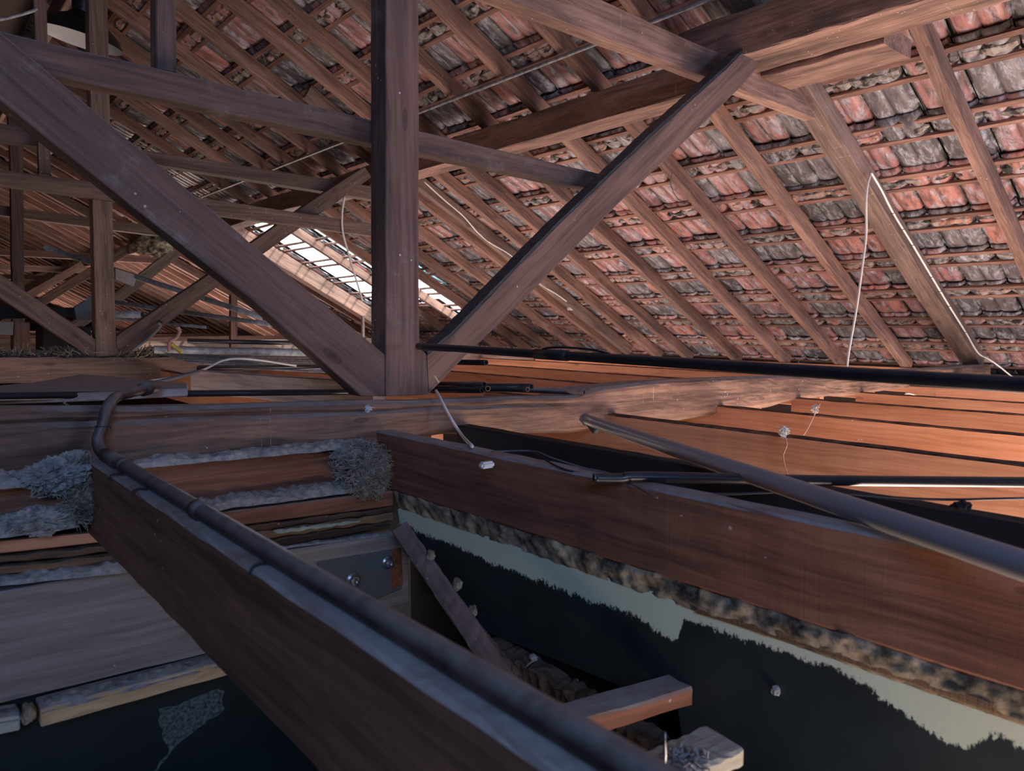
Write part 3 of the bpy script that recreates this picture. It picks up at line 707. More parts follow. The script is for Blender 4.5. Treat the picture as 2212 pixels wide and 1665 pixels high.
for i, (p, mt) in enumerate([([(430, 1150), (850, 1096), (850, 1106), (430, 1164)], 'rotten'), ([(430, 1166), (850, 1108), (850, 1124), (430, 1186)], 'pine'), ([(430, 1190), (845, 1128), (845, 1140), (430, 1206)], 'rotten')]):
    o = slab('rotten_lath', pv(p, 1.585 + .004 * (i % 2)), D(.03), M['rotten'] if i != 1 else M['rotten'], along=(1, 0, 0), jit=.0025, seg=.02)
    props(o, ['top splintered rotten lath left of the corner', 'middle brown lath left of the corner with pale paint', 'lowest black rotten lath left of the corner'][i], 'lath', 'rotten laths')
for i, p in enumerate([[(-250, 1226), (240, 1180), (240, 1192), (-250, 1244)], [(-250, 1250), (262, 1200), (262, 1216), (-250, 1270)]]):
    o = slab('rotten_lath', pv(p, 1.585), D(.03), M['rotten'], along=(1, 0, 0), jit=.0025, seg=.02)
    props(o, ['upper rotten lath at the left edge under the orange strip', 'lower rotten lath at the left edge above the grey timber'][i], 'lath', 'rotten laths')
o = slab('paint_flake', pv([(590, 1146), (700, 1133), (780, 1124), (780, 1128), (700, 1141), (600, 1154)], 1.575), D(.006), M['pale_paint'], along=(1, 0, 0), jit=.002, seg=.01); props(o, 'pale green paint flake clinging to the rotten laths', 'paint flake')
# backing so that nothing shines between the boards
bk = slab('wall_front', [(-1.2, 1.65, -.33), (.94, 1.65, -.33), (.94, 1.65, -2.7), (-1.2, 1.65, -2.7)], D(.12), M['green_wall'], along=(1, 0, 0)); props(bk, 'dark green painted wall under the grey timber at lower left', None, None, 'structure')
# scraped patch of paint on it
o = slab('paint_scrape', pv([(343, 1532), (400, 1515), (470, 1488), (486, 1492), (480, 1520), (486, 1530), (440, 1566), (392, 1600), (340, 1665), (330, 1672), (366, 1618), (350, 1590)], 1.648), D(.004), M['scraped'], jit=.004, seg=.012, bev=0, along=(0, 0, 1)); o.parent = bk; o.matrix_basis = WM[bk.name].inverted() @ WM[o.name]; props(o, 'scraped light patch of bare paint')
# grey heavy timber
GT = thing('ceiling_beam', on_v(400, 1300, 1.62), 'heavy grey timber below the tie beam at lower left', 'beam')
slab('timber', pv([(-250, 1312), (0, 1278), (230, 1238), (600, 1192), (850, 1150), (880, 1168), (885, 1300), (500, 1398), (0, 1520), (-250, 1585)], 1.60), D(.05), M['grey_timber'], GT, along=(1, 0, -.03))
props(dustbed('dust_ledge', on_v(-200, 1286, 1.61) + Vector((0, 0, .0)), on_v(850, 1150, 1.61), .03, .006, M['fluff'], None, 21), 'thin dust line on top of the grey timber', 'dust', None, 'stuff')
# steel plate with bolts
SP = thing('steel_plate', on_v(780, 1240, 1.59), 'blue-grey steel plate with two bolts on the grey timber', 'steel plate')
slab('plate', pv([(688, 1216), (866, 1184), (870, 1272), (800, 1300), (690, 1330)], 1.59), D(.008), M['plate'], SP, along=(1, 0, 0))
slab('rusty_edge', pv([(846, 1188), (868, 1184), (872, 1262), (846, 1276)], 1.588), D(.008), M['rust'], SP, along=(0, 0, 1))
for cx, cy, R_ in ((762, 1252, .0130), (836, 1214, .0110)):
    c = on_v(cx, cy, 1.59)
    b = tube('bolt', [c + Vector((0, .0, 0)), c + Vector((0, -.004, 0))], R_ * 1.55, M['zinc'], SP, k=1, sides=24)
    nb = [c + Vector((0, -.004, 0)), c + Vector((0, -.014, 0))]
    n_ = tube('nut', nb, R_ * .95, M['zinc'], b, k=1, sides=6, smooth=False)
    s_ = tube('stud', [c, c + Vector((0, -.026, -.001))], R_ * .45, M['zinc'], b, k=1, sides=12)
# pine strips
o = ledge('pine_strip', [(88, 1532), (512, 1421), (516, 1452), (88, 1572)], 1.56, .06, M['pine'], 'fresh pine strip under the grey timber at lower left', 'strip')
o = ledge('pine_strip', [(-250, 1590), (44, 1546), (44, 1578), (-250, 1636)], 1.56, .06, M['pale_wood'], 'pale cut strip end at the bottom left edge', 'strip')
props(dustbed('dust_ledge', on_v(85, 1528, 1.585), on_v(520, 1416, 1.585), .055, .014, M['dust'], None, 5), 'dust lying along the fresh pine strip', 'dust', None, 'stuff')
props(dustbed('dust_ledge', on_v(-230, 1588, 1.585), on_v(46, 1540, 1.585), .055, .010, M['dust'], None, 6), 'dust lying on the pale strip end at the bottom left', 'dust', None, 'stuff')
props(lumps('mortar_lump', on_v(62, 1540, 1.56), (.012, .014, .022), M['masonry'], None, 3, sub=3), 'small crumbly lump between the two strips at lower left', 'rubble')
# dust ledges
props(dustbed('dust_ledge', on_v(270, 1008, 1.585), on_v(800, 960, 1.585), .06, .016, M['fluff'], None, 1), 'upper grey dust ledge under the tie beam right of the pipe', 'dust', None, 'stuff')
props(dustbed('dust_ledge', on_v(380, 1104, 1.575), on_v(810, 1050, 1.575), .07, .020, M['fluff'], None, 2), 'lower grey dust ledge right of the pipe', 'dust', None, 'stuff')
props(dustbed('dust_ledge', on_v(-200, 1064, 1.585), on_v(180, 1034, 1.585), .07, .022, M['fluff'], None, 3), 'upper dust heap at the left edge', 'dust', None, 'stuff')
props(dustbed('dust_ledge', on_v(-200, 1178, 1.575), on_v(165, 1128, 1.575), .08, .024, M['fluff'], None, 4), 'lower dust heap at the left edge', 'dust', None, 'stuff')
props(dustbed('dust_ledge', on_v(-200, 1276, 1.585), on_v(300, 1226, 1.585), .05, .014, M['fluff'], None, 8), 'dust crumbs on the grey timber at the left edge', 'dust', None, 'stuff')
# nests
NT = thing('bird_nest', on_v(790, 1060, 1.54), 'large dusty straw nest in the corner under the long brown joist', 'nest')
nc = on_v(792, 1008, 1.545)
for i_, (dx, dy, dz, a_, b_, c_) in enumerate([(.005, 0, .0, .040, .034, .046), (-.02, .01, .03, .036, .03, .028), (.022, -.004, -.03, .026, .026, .034), (-.006, .0, -.034, .030, .026, .026), (-.05, .02, .036, .03, .02, .018)]):
    lumps('nest_body', nc + Vector((dx, dy, dz)), (a_, b_, c_), M['fluff'], NT, 9 + i_, sub=5, amp=.45, fine=.16)
strands('straw', nc + Vector((.004, 0, -.008)), (.050, .040, .062), 1500, M['straw'], NT, r=.0007, seed=3)
props(strands('fluff_strands', nc + Vector((-.02, 0, .01)), (.062, .045, .056), 900, M['fluff'], NT, r=.0008, seed=4, length=(.012, .03)), 'grey dusty fibres', None, None, 'stuff')
NL = thing('bird_nest', on_v(140, 1060, 1.55), 'smaller fluffy nest debris at the left beside the dark joist end', 'nest')
nc2 = on_v(130, 1020, 1.555)
lumps('nest_body', nc2, (.050, .03, .030), M['fluff'], NL, 15, sub=5, amp=.6, fine=.25)
lumps('nest_body', nc2 + Vector((.035, -.005, -.045)), (.022, .02, .045), M['straw'], NL, 17, sub=4, amp=.6, fine=.25)
lumps('nest_body', nc2 + Vector((-.04, 0, -.085)), (.060, .03, .022), M['fluff'], NL, 19, sub=5, amp=.6, fine=.25)
strands('straw', nc2 + Vector((.03, -.01, -.04)), (.028, .03, .06), 350, M['straw'], NL, r=.0008, seed=8)
strands('fluff_strands', nc2 + Vector((0, 0, -.01)), (.055, .035, .035), 400, M['fluff'], NL, r=.001, seed=9, length=(.01, .025))

# ------------------------------------------------------------------ painted wall under the long joist
wr = slab('wall_side', pu([(858, 1098), (1000, 1140), (1250, 1222), (1700, 1385), (2212, 1562), (2900, 1800), (2900, 2600), (1500, 1790), (1455, 1485), (1345, 1486), (1000, 1345), (870, 1190)], .944), (.09, 0, 0), M['paint_wall'], along=(0, 1, 0), jit=.0008)
props(wr, 'dark green wall with ragged pale green top band under the long joist', None, None, 'structure')
props(slab('dark_backing', [(1.045, -.9, -.47), (1.045, 1.64, -.47), (1.045, 1.64, -2.75), (1.045, -.9, -2.75)], (.06, 0, 0), M['black'], along=(0, 1, 0)), 'added black panel that darkens the hollow behind the painted wall', None, None, 'structure')  # added panel: hides the lit room, puts the hollow's darkness into colour
# crumbling masonry bed on the wall top
from mathutils import noise as nz
mv, mf = [], []
a0, a1 = Vector((.928, 1.53, -.448)), Vector((.928, -.35, -.441)); nxm, nym = 520, 22
for i in range(nxm + 1):
    for j in range(nym + 1):
        t_ = i / nxm; s = j / nym
        if s < .35: y = 0; x_ = .0; zz = -.004 + s / .35 * .044; off = 0
        else: x_ = (s - .35) * .16; zz = .040
        p = a0.lerp(a1, t_); q = Vector((p.y * 9, s * 3, 1))
        d = .006 * nz.noise(q) + .006 * nz.noise(Vector((q.x * 2.6, q.y * 1.2, 3))) + .006 * nz.noise(Vector((q.x * 5, q.y * 4, 8))) + .003 * nz.noise(q * 9)
        ed = 0 if j else .004 * nz.noise(Vector((p.y * 40, 0, 5)))
        mv.append((p.x + .014 + x_ - d * (1.2 if s < .5 else .2) - .012 * sin(pi * min(1, s / .7)), p.y, p.z + zz + d * .7 + ed))
for i in range(nxm):
    for j in range(nym):
        a = i * (nym + 1) + j; mf.append((a, a + 1, a + nym + 2, a + nym + 1))
o = from_data('wall_masonry', mv, mf, M['masonry'], smooth=True); o.parent = wr; o.matrix_basis = WM[wr.name].inverted(); props(o, 'crumbling brick and mortar bed along the wall top')
# brown strip under the masonry at right
o = slab('timber_strip', pu([(1500, 1325), (1740, 1400), (2212, 1567), (2900, 1812), (2900, 1760), (2212, 1538), (1740, 1378), (1500, 1312)], .936), (.02, 0, 0), M['rotten'], along=(0, 1, 0), jit=.001); props(o, 'thin brown strip along the pale wall edge at lower right', 'strip')
for i in range(8):
    y_ = random.uniform(-.1, 1.45); o = lumps('mortar_lump', (.945 + random.uniform(0, .02), y_, -.412 + random.uniform(-.004, .004)), (random.uniform(.006, .013), random.uniform(.01, .03), random.uniform(.005, .010)), M['masonry'], wr, i, sub=2, amp=.5)
# slanting splintered board in the corner
SB = thing('splintered_board', on_z(1000, 1300, -.60), 'slanting splintered brown board in the dark corner', 'board')
a, b2 = on_v(866, 1150, 1.50), on_u(1108, 1492, .86)
beam('board', a + Vector((-.004, 0, .01)), b2, .042, .009, M['rafter'], SB, up=(-.55, -.55, .6), rough=.0015, seg=.02)
c1 = a.lerp(b2, .62) + Vector((.018, 0, .008)); beam('splinter', c1, a.lerp(b2, 1.06) + Vector((.022, -.004, .012)), .014, .007, M['rotten'], SB, up=(-.55, -.55, .6), rough=.003, seg=.01)
# decayed timber behind it
o = beam('decayed_timber', on_u(1055, 1400, .93), on_u(1480, 1665, .93), .05, .05, M['rotten'], rough=.005, seg=.012); props(o, 'decayed timber with yellow flakes low in the dark hole', 'timber')
# crossing block
cb0, cb1 = on_v(1175, 1580, .70), on_u(1468, 1494, .94)
o = beam('cross_block', cb0, cb1, .055, .030, M['joist'], rough=.0015); props(o, 'short brown wooden block crossing from the rusty pipe to the wall', 'block')
# pale offcut with nail
PO = thing('wood_offcut', on_z(1520, 1640, -.50), 'pale ribbed wood offcut at the bottom with a nail beside it', 'offcut')
e0 = on_z(1395, 1690, -.52); e1 = on_z(1560, 1612, -.52); 
beam('offcut_body', e0 - (e1 - e0) * .2, e1, .062, .026, M['pale_wood'], PO, rough=.0012, seg=.01)
strands('wood_shavings', on_z(1480, 1650, -.505), (.03, .02, .008), 160, M['fluff'], PO, r=.0015, seed=31, length=(.01, .03))
nq = on_z(1436, 1650, -.46); nail = tube('nail', [nq - Vector((0, 0, .03)), nq + Vector((.0, 0, .035))], lambda t: .0022 * (1 if t < .8 else .4), M['zinc'], None, k=1, sides=10, seglen=.01); props(nail, 'upright steel nail at the bottom beside the pale offcut', 'nail')
# plaster crumbs and thin roots in the hole
for i, (x, y, u) in enumerate([(930, 1200, .925), (988, 1262, .925), (1020, 1320, .92), (1152, 1420, .93)]):
    props(lumps('rubble_crumb', on_u(x, y, u), (.010, .012, .014) if i < 3 else (.008, .01, .006), M['masonry'] if i < 3 else M['plaster'], None, 40 + i, sub=3), ['grey rubble crumb highest beside the slanting board', 'grey rubble crumb halfway down beside the slanting board', 'dark rubble crumb lowest beside the slanting board', 'pale curled fragment on the decayed timber'][i], 'rubble')
props(tube('root', [on_u(1126, 1452, .92), on_u(1142, 1434, .915), on_u(1158, 1424, .92)], .0016, M['plaster'], None), 'pale curved root on the decayed timber', 'root')
props(lumps('plaster_dab', on_u(1676, 1492, .94), (.005, .007, .007), M['plaster'], None, 61, sub=3), 'small pale dab on the dark green wall', 'plaster')

# ------------------------------------------------------------------ pipes in front
RP = thing('rusty_pipe', on_v(210, 965, 1.58), 'rusty conduit bending over the tie beam and running along the dark joist', 'pipe')
run = [on_v(322, 838, 1.80), on_v(282, 848, 1.735), on_v(250, 858, 1.68), on_v(232, 882, 1.605), on_v(222, 920, 1.590), on_v(212, 950, 1.583)]
far = Vector((.303, 1.55, -.2445)); near = Vector((.301, .26, -.2445))
pts = run + [far] + [far.lerp(near, t) for t in (.12, .3, .5, .7, .85, 1)]
pts += [near + (near - far).normalized() * .35]
tube('pipe_run', pts, .0112, M['rusty_pipe'], RP, k=8, sides=20)
for t_, l in ((.06, .05), (.44, .012), (.13, .008)):
    c = far.lerp(near, t_); d = (near - far).normalized(); tube('coupling', [c - d * l, c + d * l], .0135, M['rusty_pipe'], RP, k=1, sides=20)
c = run[0]; d = (run[1] - run[0]).normalized(); tube('coupling', [c - d * .02, c + d * .03], .0155, M['rusty_pipe'], RP, k=1, sides=20)
tube('wire_tie', [run[4] + Vector((-.013, .0, 0)), run[4] + Vector((-.008, -.011, .001)), run[4] + Vector((.008, -.011, -.001)), run[4] + Vector((.013, .0, -.003)), run[4] + Vector((.016, .01, -.008))], .0012, M['dark_cable'], RP)
# nail clips on the joist top
for i, (x, y) in enumerate(((290, 1058), (240, 1026), (548, 1222))):
    p = on_z(x, y, -.252); props(tube('pipe_clip', [p + Vector((-.004, 0, -.008)), p + Vector((-.001, 0, -.001)), p + Vector((.008, .0, .001)), p + Vector((.018, 0, -.002))], .0016, M['dark_cable'], None), ['small dark clip on the joist, second from the far end', 'small dark clip nearest the far end of the joist', 'small dark clip halfway along the joist top'][i], 'clip', 'pipe clips on the dark joist')
# black pipe crossing right
BP = thing('black_pipe', on_v(1200, 760, 1.5), 'long black pipe crossing from the king post to the right edge', 'pipe')
b0 = on_v(904, 748, 1.60); r1 = ray(2212, 831); b1 = r1 * (.80 / (r1.x * AV + r1.y * AU)); bd = b1 - b0
tube('pipe_run', [b0, b0 + bd * .2, b0 + bd * .5, b0 + bd * .8, b0 + bd * 1.5], .0092, M['black_pipe'], BP, k=8, sides=20)
for t_, l, r in ((.40, .05, .0108),): tube('coupling', [b0 + bd * t_ - bd.normalized() * l, b0 + bd * t_ + bd.normalized() * l], r, M['black_pipe'], BP, k=1, sides=20)
tube('wrapped_cable', [b0 + bd * .37 + Vector((0, 0, -.010)), b0 + bd * .375 + Vector((0, -.004, .010)), b0 + bd * .43 + Vector((0, 0, .016)), b0 + bd * .50 + Vector((0, -.004, .012)), b0 + bd * .55 + Vector((0, -.01, -.006))], .0022, M['dark_cable'], BP)
# grey plastic pipe resting on the joists
def at_depth(x, y, d): r = ray(x, y); return r * (d / F)
GP = thing('grey_pipe', at_depth(1700, 1050, 1.1), 'thick grey plastic pipe slanting over the joists towards the viewer', 'pipe')
g0, g1 = at_depth(1272, 908, 2.02), at_depth(2212, 1222, .72)
gd = g1 - g0
tube('pipe_run', [g0, g0 + gd * .3, g0 + gd * .6, g0 + gd, g0 + gd * 1.25], .0155, M['pvc'], GP, k=6, sides=28)
gn = gd.normalized()
tube('pipe_end', [g0 - gn * .035 + Vector((-.004, 0, .008)), g0 - gn * .018, g0 + gn * .012], lambda t: .0135 + .004 * (1 - abs(t - .5) * 2), M['white_plastic'] if False else M['pvc'], GP, k=4, sides=20, hollow=True)
# short black pipe
s0, s1 = on_z(1282, 1033, -.2525), on_z(2212, 1041, -.272)
sp = tube('black_pipe', [s0, s0.lerp(s1, .06), s0.lerp(s1, .12) + Vector((0, 0, .003)), s0.lerp(s1, .5), s1, s1 + (s1 - s0) * .2], .0090, M['black_pipe'], None, k=6, sides=18, hollow=True); props(sp, 'thin black pipe with open bent end lying on the dark joists at right', 'pipe')
# bundle of cut pipes on the tie beam
for i, (x0, y0, x1, y1, r, dv) in enumerate([(940, 838, 1262, 846, .0098, .05), (930, 836, 1148, 838, .0098, .11), (925, 840, 1140, 844, .0078, .03), (915, 832, 1046, 833, .0085, .12), (935, 848, 1054, 842, .0080, .02), (905, 846, 1042, 846, .0085, .06), (930, 846, 1118, 842, .0075, .09)]):
    b_ = on_v(x1, y1 - (3 if i else 0), 1.625 + dv * .8 if i else 1.598); a_ = on_v(x0, y0 - 3, 2.2 + dv)
    o = tube('cut_pipe', [a_, b_], r, M['black_pipe'] if i % 3 else M['rusty_pipe'], None, k=1, sides=16, hollow=True)
    props(o, ['longest cut black pipe on the tie beam, open end farthest right', 'cut pipe ending second farthest right on the tie beam, upper one', 'cut pipe under the second farthest right end', 'cut pipe at the left of the bundle, uppermost end', 'cut pipe in the lower left of the bundle nearest the edge', 'cut pipe at the left end of the bundle, lying lowest', 'cut pipe in the middle of the bundle'][i], 'pipe', 'cut pipes lying on the tie beam')
o = tube('cut_pipe', [on_v(905, 781, 2.6), on_v(1050, 783, 2.1)], .0105, M['black_pipe'], None, k=1, sides=16, hollow=True); props(o, 'single cut black pipe above the bundle behind the strut foot', 'pipe')

# ------------------------------------------------------------------ cables
def cable(name, P, r, mat, label, cat='cable', group=None, k=8): return props(tube(name, P, r, M[mat], None, k=k, sides=8), label, cat, group)
rr = lambda x, y: on_roof(x, y, U0 - .02)
cp = [rr(1882, 373), rr(1905, 412), rr(1929, 459), rr(1971, 528), rr(2012, 597), rr(2050, 660), rr(2085, 716), rr(2112, 761)]
RC = thing('white_cable', cp[0], 'white cable clipped along the wide rafter at right and dropping past its foot', 'cable')
tube('cable_run', cp + [on_v(2135, 775, 1.60), on_v(2157, 790, 1.55), on_v(2188, 815, 1.50)], .0052, M['white_cable'], RC, k=8, sides=8)
for x, y in ((1929, 459), (1971, 528), (2012, 597), (2050, 660), (2085, 716), (1950, 494), (2031, 628)):
    p = rr(x, y); tube('clip', [p + Vector((0, -.010, -.003)), p + Vector((-.002, 0, -.0055)), p + Vector((0, .010, -.003))], .0018, M['dark_cable'], RC, k=3, sides=6)
cable('white_cable', [on_v(x, y, 1.66) for x, y in ((1882, 373), (1874, 400), (1871, 440), (1871, 506), (1862, 580), (1850, 667), (1834, 757), (1829, 800))], .0062, 'white_cable', 'white cable hanging loose from the wide rafter at right')
cable('white_cable', [rr(*q) for q in ((916, 392), (960, 432), (1000, 466), (1030, 500), (1058, 524), (1105, 553), (1140, 592), (1170, 616), (1200, 634), (1224, 651))], .0055, 'white_cable', 'white cable running down the rafters behind the right strut to a small box')
p = rr(1232, 666); props(box('junction_box', p, (.05, .04, .035), M['white_plastic']), 'small white junction box on a rafter behind the right strut', 'junction box')
cable('white_cable', [on_v(x, y, 4.70) for x, y in ((744, 425), (739, 460), (740, 500), (752, 545), (765, 590), (778, 632), (783, 650))], .0075, 'white_cable', 'white cable hanging left of the near post in front of the bright gap')
cable('white_cable', [on_v(942, 843, 1.66), on_v(955, 868, 1.60), on_v(975, 905, 1.56), on_v(998, 940, 1.50), on_z(1020, 964, -.255)], .0040, 'white_cable', 'short bluish white cable dropping from the strut foot over the tie beam')
cable('thin_wire', [on_z(1060, 975, -.255), on_z(1150, 974, -.25), on_z(1190, 988, -.25), on_z(1260, 1010, -.26), on_z(1320, 1024, -.262), on_z(1420, 1075, -.26)], .0016, 'grey_cable', 'thin grey wire looping over the long brown joist', 'wire')
cable('thin_wire', [on_z(1150, 974, -.25), on_z(1210, 1010, -.262), on_z(1300, 1030, -.27), on_z(1500, 1065, -.268), on_z(1750, 1062, -.262), on_z(2000, 1078, -.262), on_z(2212, 1076, -.262)], .0020, 'dark_cable', 'thin dark cable lying along the black joist at right', 'wire')
props(box('plastic_cap', on_z(1062, 1002, -.262) + Vector((-.012, 0, 0)), (.03, .016, .012), M['white_plastic']), 'white plastic cap stuck on the long brown joist', 'cap')
for i, q in enumerate([[(1452, 372), (1448, 392), (1455, 415), (1468, 432), (1494, 440)], [(1566, 512), (1570, 535), (1590, 560), (1608, 570)], [(1606, 575), (1612, 595), (1630, 618), (1656, 628)], [(1655, 640), (1662, 662), (1678, 678), (1700, 682)], [(1698, 694), (1706, 710), (1722, 726), (1740, 732)]]):
    cable('hanging_wire', [on_roof(x, y, U0 - .05) for x, y in q], .0022, 'grey_cable' if i else 'dark_cable', ['dark wire loop hanging below the tiles right of the strut', 'topmost of four grey wire loops between the rafters at right', 'second of four grey wire loops between the rafters at right', 'third of four grey wire loops between the rafters at right', 'lowest of four grey wire loops near the eaves at right'][i], 'wire')
cable('hanging_wire', [on_v(1742, 742, 2.6), on_v(1733, 765, 2.6), on_v(1721, 790, 2.6)], .0022, 'grey_cable', 'left thin wire end hanging at the eaves', 'wire')
cable('hanging_wire', [on_v(1738, 748, 2.6), on_v(1736, 770, 2.6), on_v(1735, 790, 2.6)], .0022, 'grey_cable', 'right thin wire end hanging at the eaves', 'wire')
cable('blue_white_wire', [on_v(1945, 874, 1.50), on_v(1950, 857, 1.50), on_v(1962, 850, 1.50), on_v(1990, 856, 1.5), on_v(2030, 856, 1.48), on_v(2080, 843, 1.48)], .0028, 'white_cable', 'short white wire lying over the orange joists under the black pipe', 'wire')
props(lumps('soot_lump', on_z(2078, 1092, -.268), (.012, .012, .008), M['black'], None, 91, sub=3, amp=.7), 'small black lump on the black joist at right', 'debris')
props(strands('feather', on_v(795, 883, 1.612), (.008, .003, .008), 60, M['enamel'], None, r=.0005, seed=93, length=(.008, .018), shell=.2), 'tiny white feather stuck on the tie beam face left of the king post', 'feather')
for i, q in enumerate([[(1772, 870), (1760, 895), (1745, 925), (1735, 940)], [(1693, 935), (1700, 960), (1692, 985), (1700, 1020), (1708, 1038)]]):
    cable('hanging_wire', [on_u(x, y, (2.35, 1.76)[i]) for x, y in q], .0018, 'pink', ['fine reddish string hanging from cotton tuft on the orange joists', 'fine reddish string hanging on the largest orange joist'][i], 'wire')
for i, (x, y, u) in enumerate([(1760, 882, 2.35), (1694, 932, 1.76)]):
    props(strands('cotton_tuft', on_u(x, y, u), (.012, .008, .014), 90, M['white_plastic'], None, r=.0009, seed=50 + i, length=(.008, .02), shell=.2), ['upper white cotton tuft on the orange joists', 'lower white cotton tuft on the largest orange joist'][i], 'tuft')
# round conduit under the rafters above the purlin
c0, c1 = on_roof(905, 243, U0 - .05), on_roof(1530, 0, U0 - .05)
ca = c0 + (c0 - c1) * 2.9; props(tube('metal_conduit', [ca, c0, c1, c1 + (c1 - c0) * .6], .0105, M['rod'], None, k=1, sides=10), 'thin straight metal rod running under the rafters behind the king post', 'rod')

# ------------------------------------------------------------------ middle distance: boards, timbers and old conduits
def zslab(name, poly, z, h, mat, label, cat, group=None, along=None, **k):
    o = slab(name, [on_z(x, y, z) for x, y in poly], (0, 0, -h), mat, along=along, **k); return props(o, label, cat, group)
zslab('weathered_plank', [(-150, 845), (70, 826), (175, 808), (235, 812), (405, 828), (405, 838), (240, 846), (-150, 858)], -.155, .02, M['plank'], 'grey weathered plank lying behind the tie beam at left', 'plank', along=(1, 0, 0))
o = tube('dark_pipe', [on_v(-120, 858, 1.90), on_v(0, 856, 1.90), on_v(200, 853, 1.90), on_v(400, 850, 1.90), on_v(800, 846, 1.9)], .0085, M['black_pipe'], None, k=4); props(o, 'dark bluish pipe lying along the back of the tie beam at left', 'pipe')
JB = beam('short_timber', (.885, 2.86, -.213), (1.13, 1.93, -.213), .05, .085, M['plank']); props(JB, 'short sawn timber lying behind the near truss left of the king post', 'timber')
pipes = [('galvanised_pipe', (99, 535), (571, 687), .022, 7.2, 5.4, 'galv', 'grey galvanised pipe sloping down across the far rafters'),
         ('galvanised_pipe', (190, 645), (590, 701), .016, 6.3, 4.6, 'galv', 'thin galvanised pipe below the sloping one, right of the middle post'),
         ('galvanised_pipe', (225, 678), (308, 679), .026, 5.6, 5.4, 'galv', 'short thick galvanised pipe stub right of the middle post'),
         ('thin_conduit', (250, 688), (448, 707), .010, 5.8, 5.0, 'galv', 'thin conduit with cap, right of the middle post'),
         ('dark_pipe', (405, 736), (700, 742), .014, 4.4, 4.2, 'black_pipe', 'dark pipe behind the left strut at eaves height'),
         ('galvanised_pipe', (333, 755), (800, 764), .024, 4.6, 4.3, 'galv', 'large galvanised pipe lying just beyond the middle truss foot'),
         ('dark_pipe', (427, 795), (800, 790), .012, 3.2, 3.3, 'black_pipe', 'dark conduit above the short timber behind the left strut')]
for nme, a, b, r, va, vb, mt, lab in pipes:
    props(tube(nme, [on_v(*a, va), on_v(*b, vb)], r, M[mt], None, k=1, sides=12, hollow=True, seglen=.3), lab, 'pipe')
for i in range(7):
    y0 = 764 + i * 3; a, b = on_v(352 + i * 9, y0, 4.6 - i * .07), on_v(800, 772 + i * 6, 3.3 + .05 * i)
    props(tube('steel_rod', [a, a.lerp(b, .5) + Vector((0, 0, -.01)), b], .0055, M['rod'] if i % 2 else M['galv'], None, k=4, sides=8), 'thin grey conduit in the fan of conduits behind the left strut, %s from the top' % ordn[i], 'conduit', 'fan of thin conduits')
cable('white_cable', [on_v(x, y, 3.0) for x, y in ((300, 826), (390, 812), (440, 798), (487, 777), (545, 776), (640, 790))], .0045, 'white_cable', 'white cable rising over the short timber behind the left strut')
cable('grey_cable', [on_v(x, y, 2.4) for x, y in ((322, 828), (370, 818), (430, 802))], .006, 'grey_cable', 'grey cable between the plank and the short timber')
cable('pinkish_cable', [on_v(x, y, 4.5) for x, y in ((383, 706), (388, 716), (380, 730), (367, 738), (365, 760))], .010, 'pink', 'curled pinkish cable end beside the middle truss')
cable('yellow_cable', [on_v(x, y, 4.5) for x, y in ((370, 742), (382, 752), (392, 762))], .011, 'tape_y', 'short yellow and white cable end beside the middle truss')
cable('grey_cable', [on_v(x, y, 4.72) for x, y in ((340, 697), (346, 703), (330, 722), (305, 742), (285, 758))], .010, 'grey_cable', 'grey cable passing through the hole in the middle truss strut')
p = on_v(345, 697, T2V + .005); props(tube('bored_hole', [p, p + Vector((0, -.004, 0))], .014, M['black'], None, k=1), 'round black hole bored in the middle truss strut', 'hole')
# small uprights
props(slab('upright', pv([(499, 636), (513, 636), (513, 762), (499, 762)], 6.2), D(.05), M['rafter'], along=(0, 0, 1)), 'thin reddish upright behind the near left strut', 'upright')
props(slab('upright', pv([(783, 682), (788, 682), (788, 740), (783, 740)], 6.2), D(.03), M['plaster'], along=(0, 0, 1)), 'thin pale upright just left of the near king post', 'upright')
props(slab('pale_board', pv([(249, 579), (297, 594), (288, 619), (249, 603)], 6.4), D(.03), M['plaster'], along=(1, 0, 0)), 'small pale grey board hanging right of the middle post', 'board')
props(lumps('rubble_heap', on_v(330, 533, 7.9), (.16, .1, .09), M['masonry'], None, 71, sub=4, amp=.6), 'crumbly debris clinging to the far purlin', 'rubble')
# left background clutter
props(slab('steel_beam', pv([(-150, 657), (75, 657), (118, 663), (206, 665), (206, 684), (-150, 692)], 5.6), D(.12), M['black'], along=(1, 0, 0)), 'black horizontal steel beam behind the middle truss at left', 'beam')
props(slab('metal_bracket', pv([(160, 664), (185, 648), (206, 648), (206, 692), (165, 690)], 5.5), D(.05), M['plate'], along=(1, 0, 0)), 'grey metal bracket left of the middle post', 'bracket')
props(slab('wood_block', pv([(31, 694), (64, 696), (67, 757), (29, 757)], 5.4), D(.16), M['rafter'], along=(0, 0, 1)), 'brown wood block on end at the left below the black beam', 'block')
props(slab('wood_block', pv([(-60, 694), (30, 695), (28, 724), (-60, 722)], 5.35), D(.10), M['plaster'], along=(1, 0, 0)), 'pale grey block at the left edge below the black beam', 'block')
props(slab('dark_cabinet', pv([(92, 700), (196, 706), (200, 768), (92, 768)], 5.6), D(.30), M['black'], along=(1, 0, 0)), 'black box behind the foot of the middle truss', 'box')
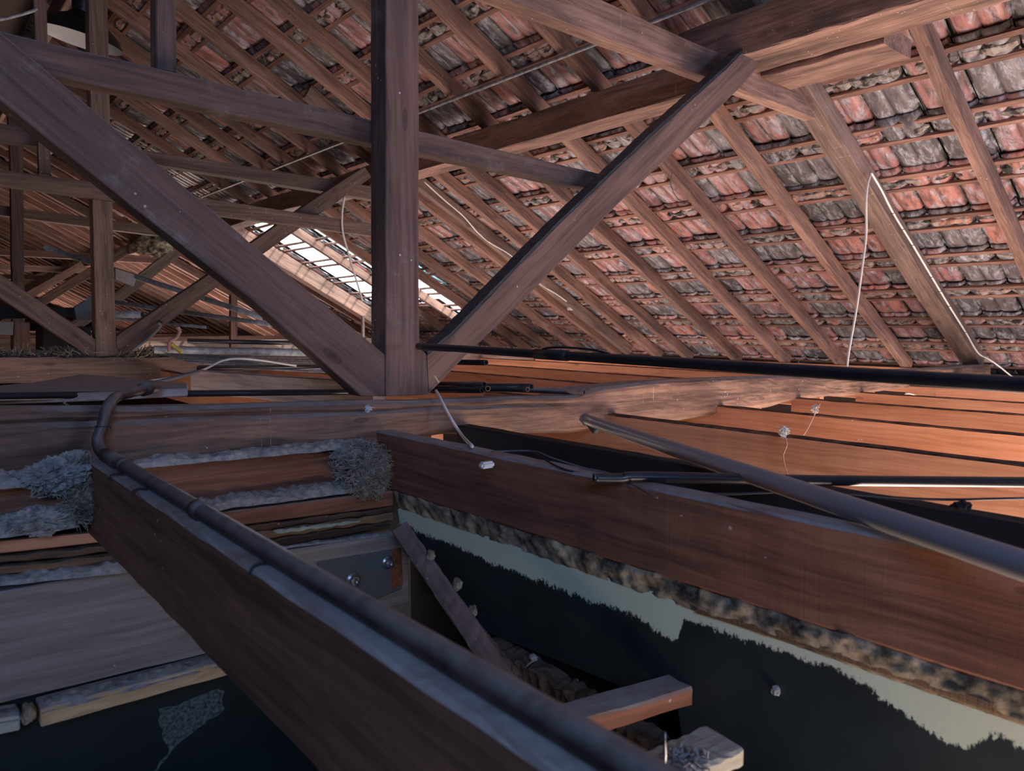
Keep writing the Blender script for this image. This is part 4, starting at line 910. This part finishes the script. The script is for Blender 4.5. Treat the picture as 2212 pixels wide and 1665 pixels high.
props(slab('metal_sheet', pv([(138, 750), (175, 752), (176, 771), (132, 770)], 5.0), D(.02), M['galv'], along=(1, 0, 0)), 'crumpled pale metal sheet at the foot of the middle truss', 'sheet')
props(strands('debris', on_v(60, 768, 4.82), (.55, .06, .03), 500, M['straw'], None, r=.003, seed=77, length=(.04, .12), shell=.1), 'straw and twigs lying on the middle tie beam at left', 'debris', None, 'stuff')
props(strands('debris', on_v(330, 762, 4.80), (.30, .06, .035), 260, M['straw'], None, r=.003, seed=78, length=(.04, .10), shell=.1), 'wire scraps and twigs at the foot of the middle truss', 'debris', None, 'stuff')
# galvanised channel behind ordinary posts of far left
# pendant lamp with enamelled shade
LC = on_v(172, 86, 5.15)
LP = thing('pendant_lamp', LC, 'dark industrial pendant lamp with white enamel inside at top left', 'lamp')
def lathe(name, prof, c, mat, parent, sides=48):
    vs, fs = [], []
    for r, z in prof:
        for s in range(sides): a = 2 * pi * s / sides; vs.append((r * cos(a), r * sin(a), z))
    for i in range(len(prof) - 1):
        for s in range(sides):
            a = i * sides + s; b = i * sides + (s + 1) % sides; fs.append((a, b, b + sides, a + sides))
    return from_data(name, vs, fs, mat, Matrix.Translation(c) @ Matrix.Rotation(radians(9), 4, 'Y') @ Matrix.Rotation(radians(9), 4, 'X')  , parent, smooth=True)
lathe('lamp_shade', [(.235, 0), (.232, .006), (.21, .05), (.15, .10), (.09, .13), (.06, .16)], LC, M['dark_enamel'], LP)
lathe('shade_lining', [(.233, .0), (.205, .045), (.145, .092), (.08, .12), (.0, .125)], LC, M['enamel'], LP)
lathe('lamp_neck', [(.062, .15), (.07, .20), (.07, .30), (.04, .34), (.0, .34)], LC, M['dark_enamel'], LP)
tube('lamp_cord', [LC + Vector((.02, 0, .33)), LC + Vector((.02, 0, .75))], .008, M['dark_cable'], LP, k=1)
props(tube('twisted_cord', [on_v(x, y, 4.6) for x, y in ((-20, 45), (20, 38), (66, 25), (80, 18))], .008, M['rod'], None), 'pale cord stretched behind the lamp at top left', 'cord')
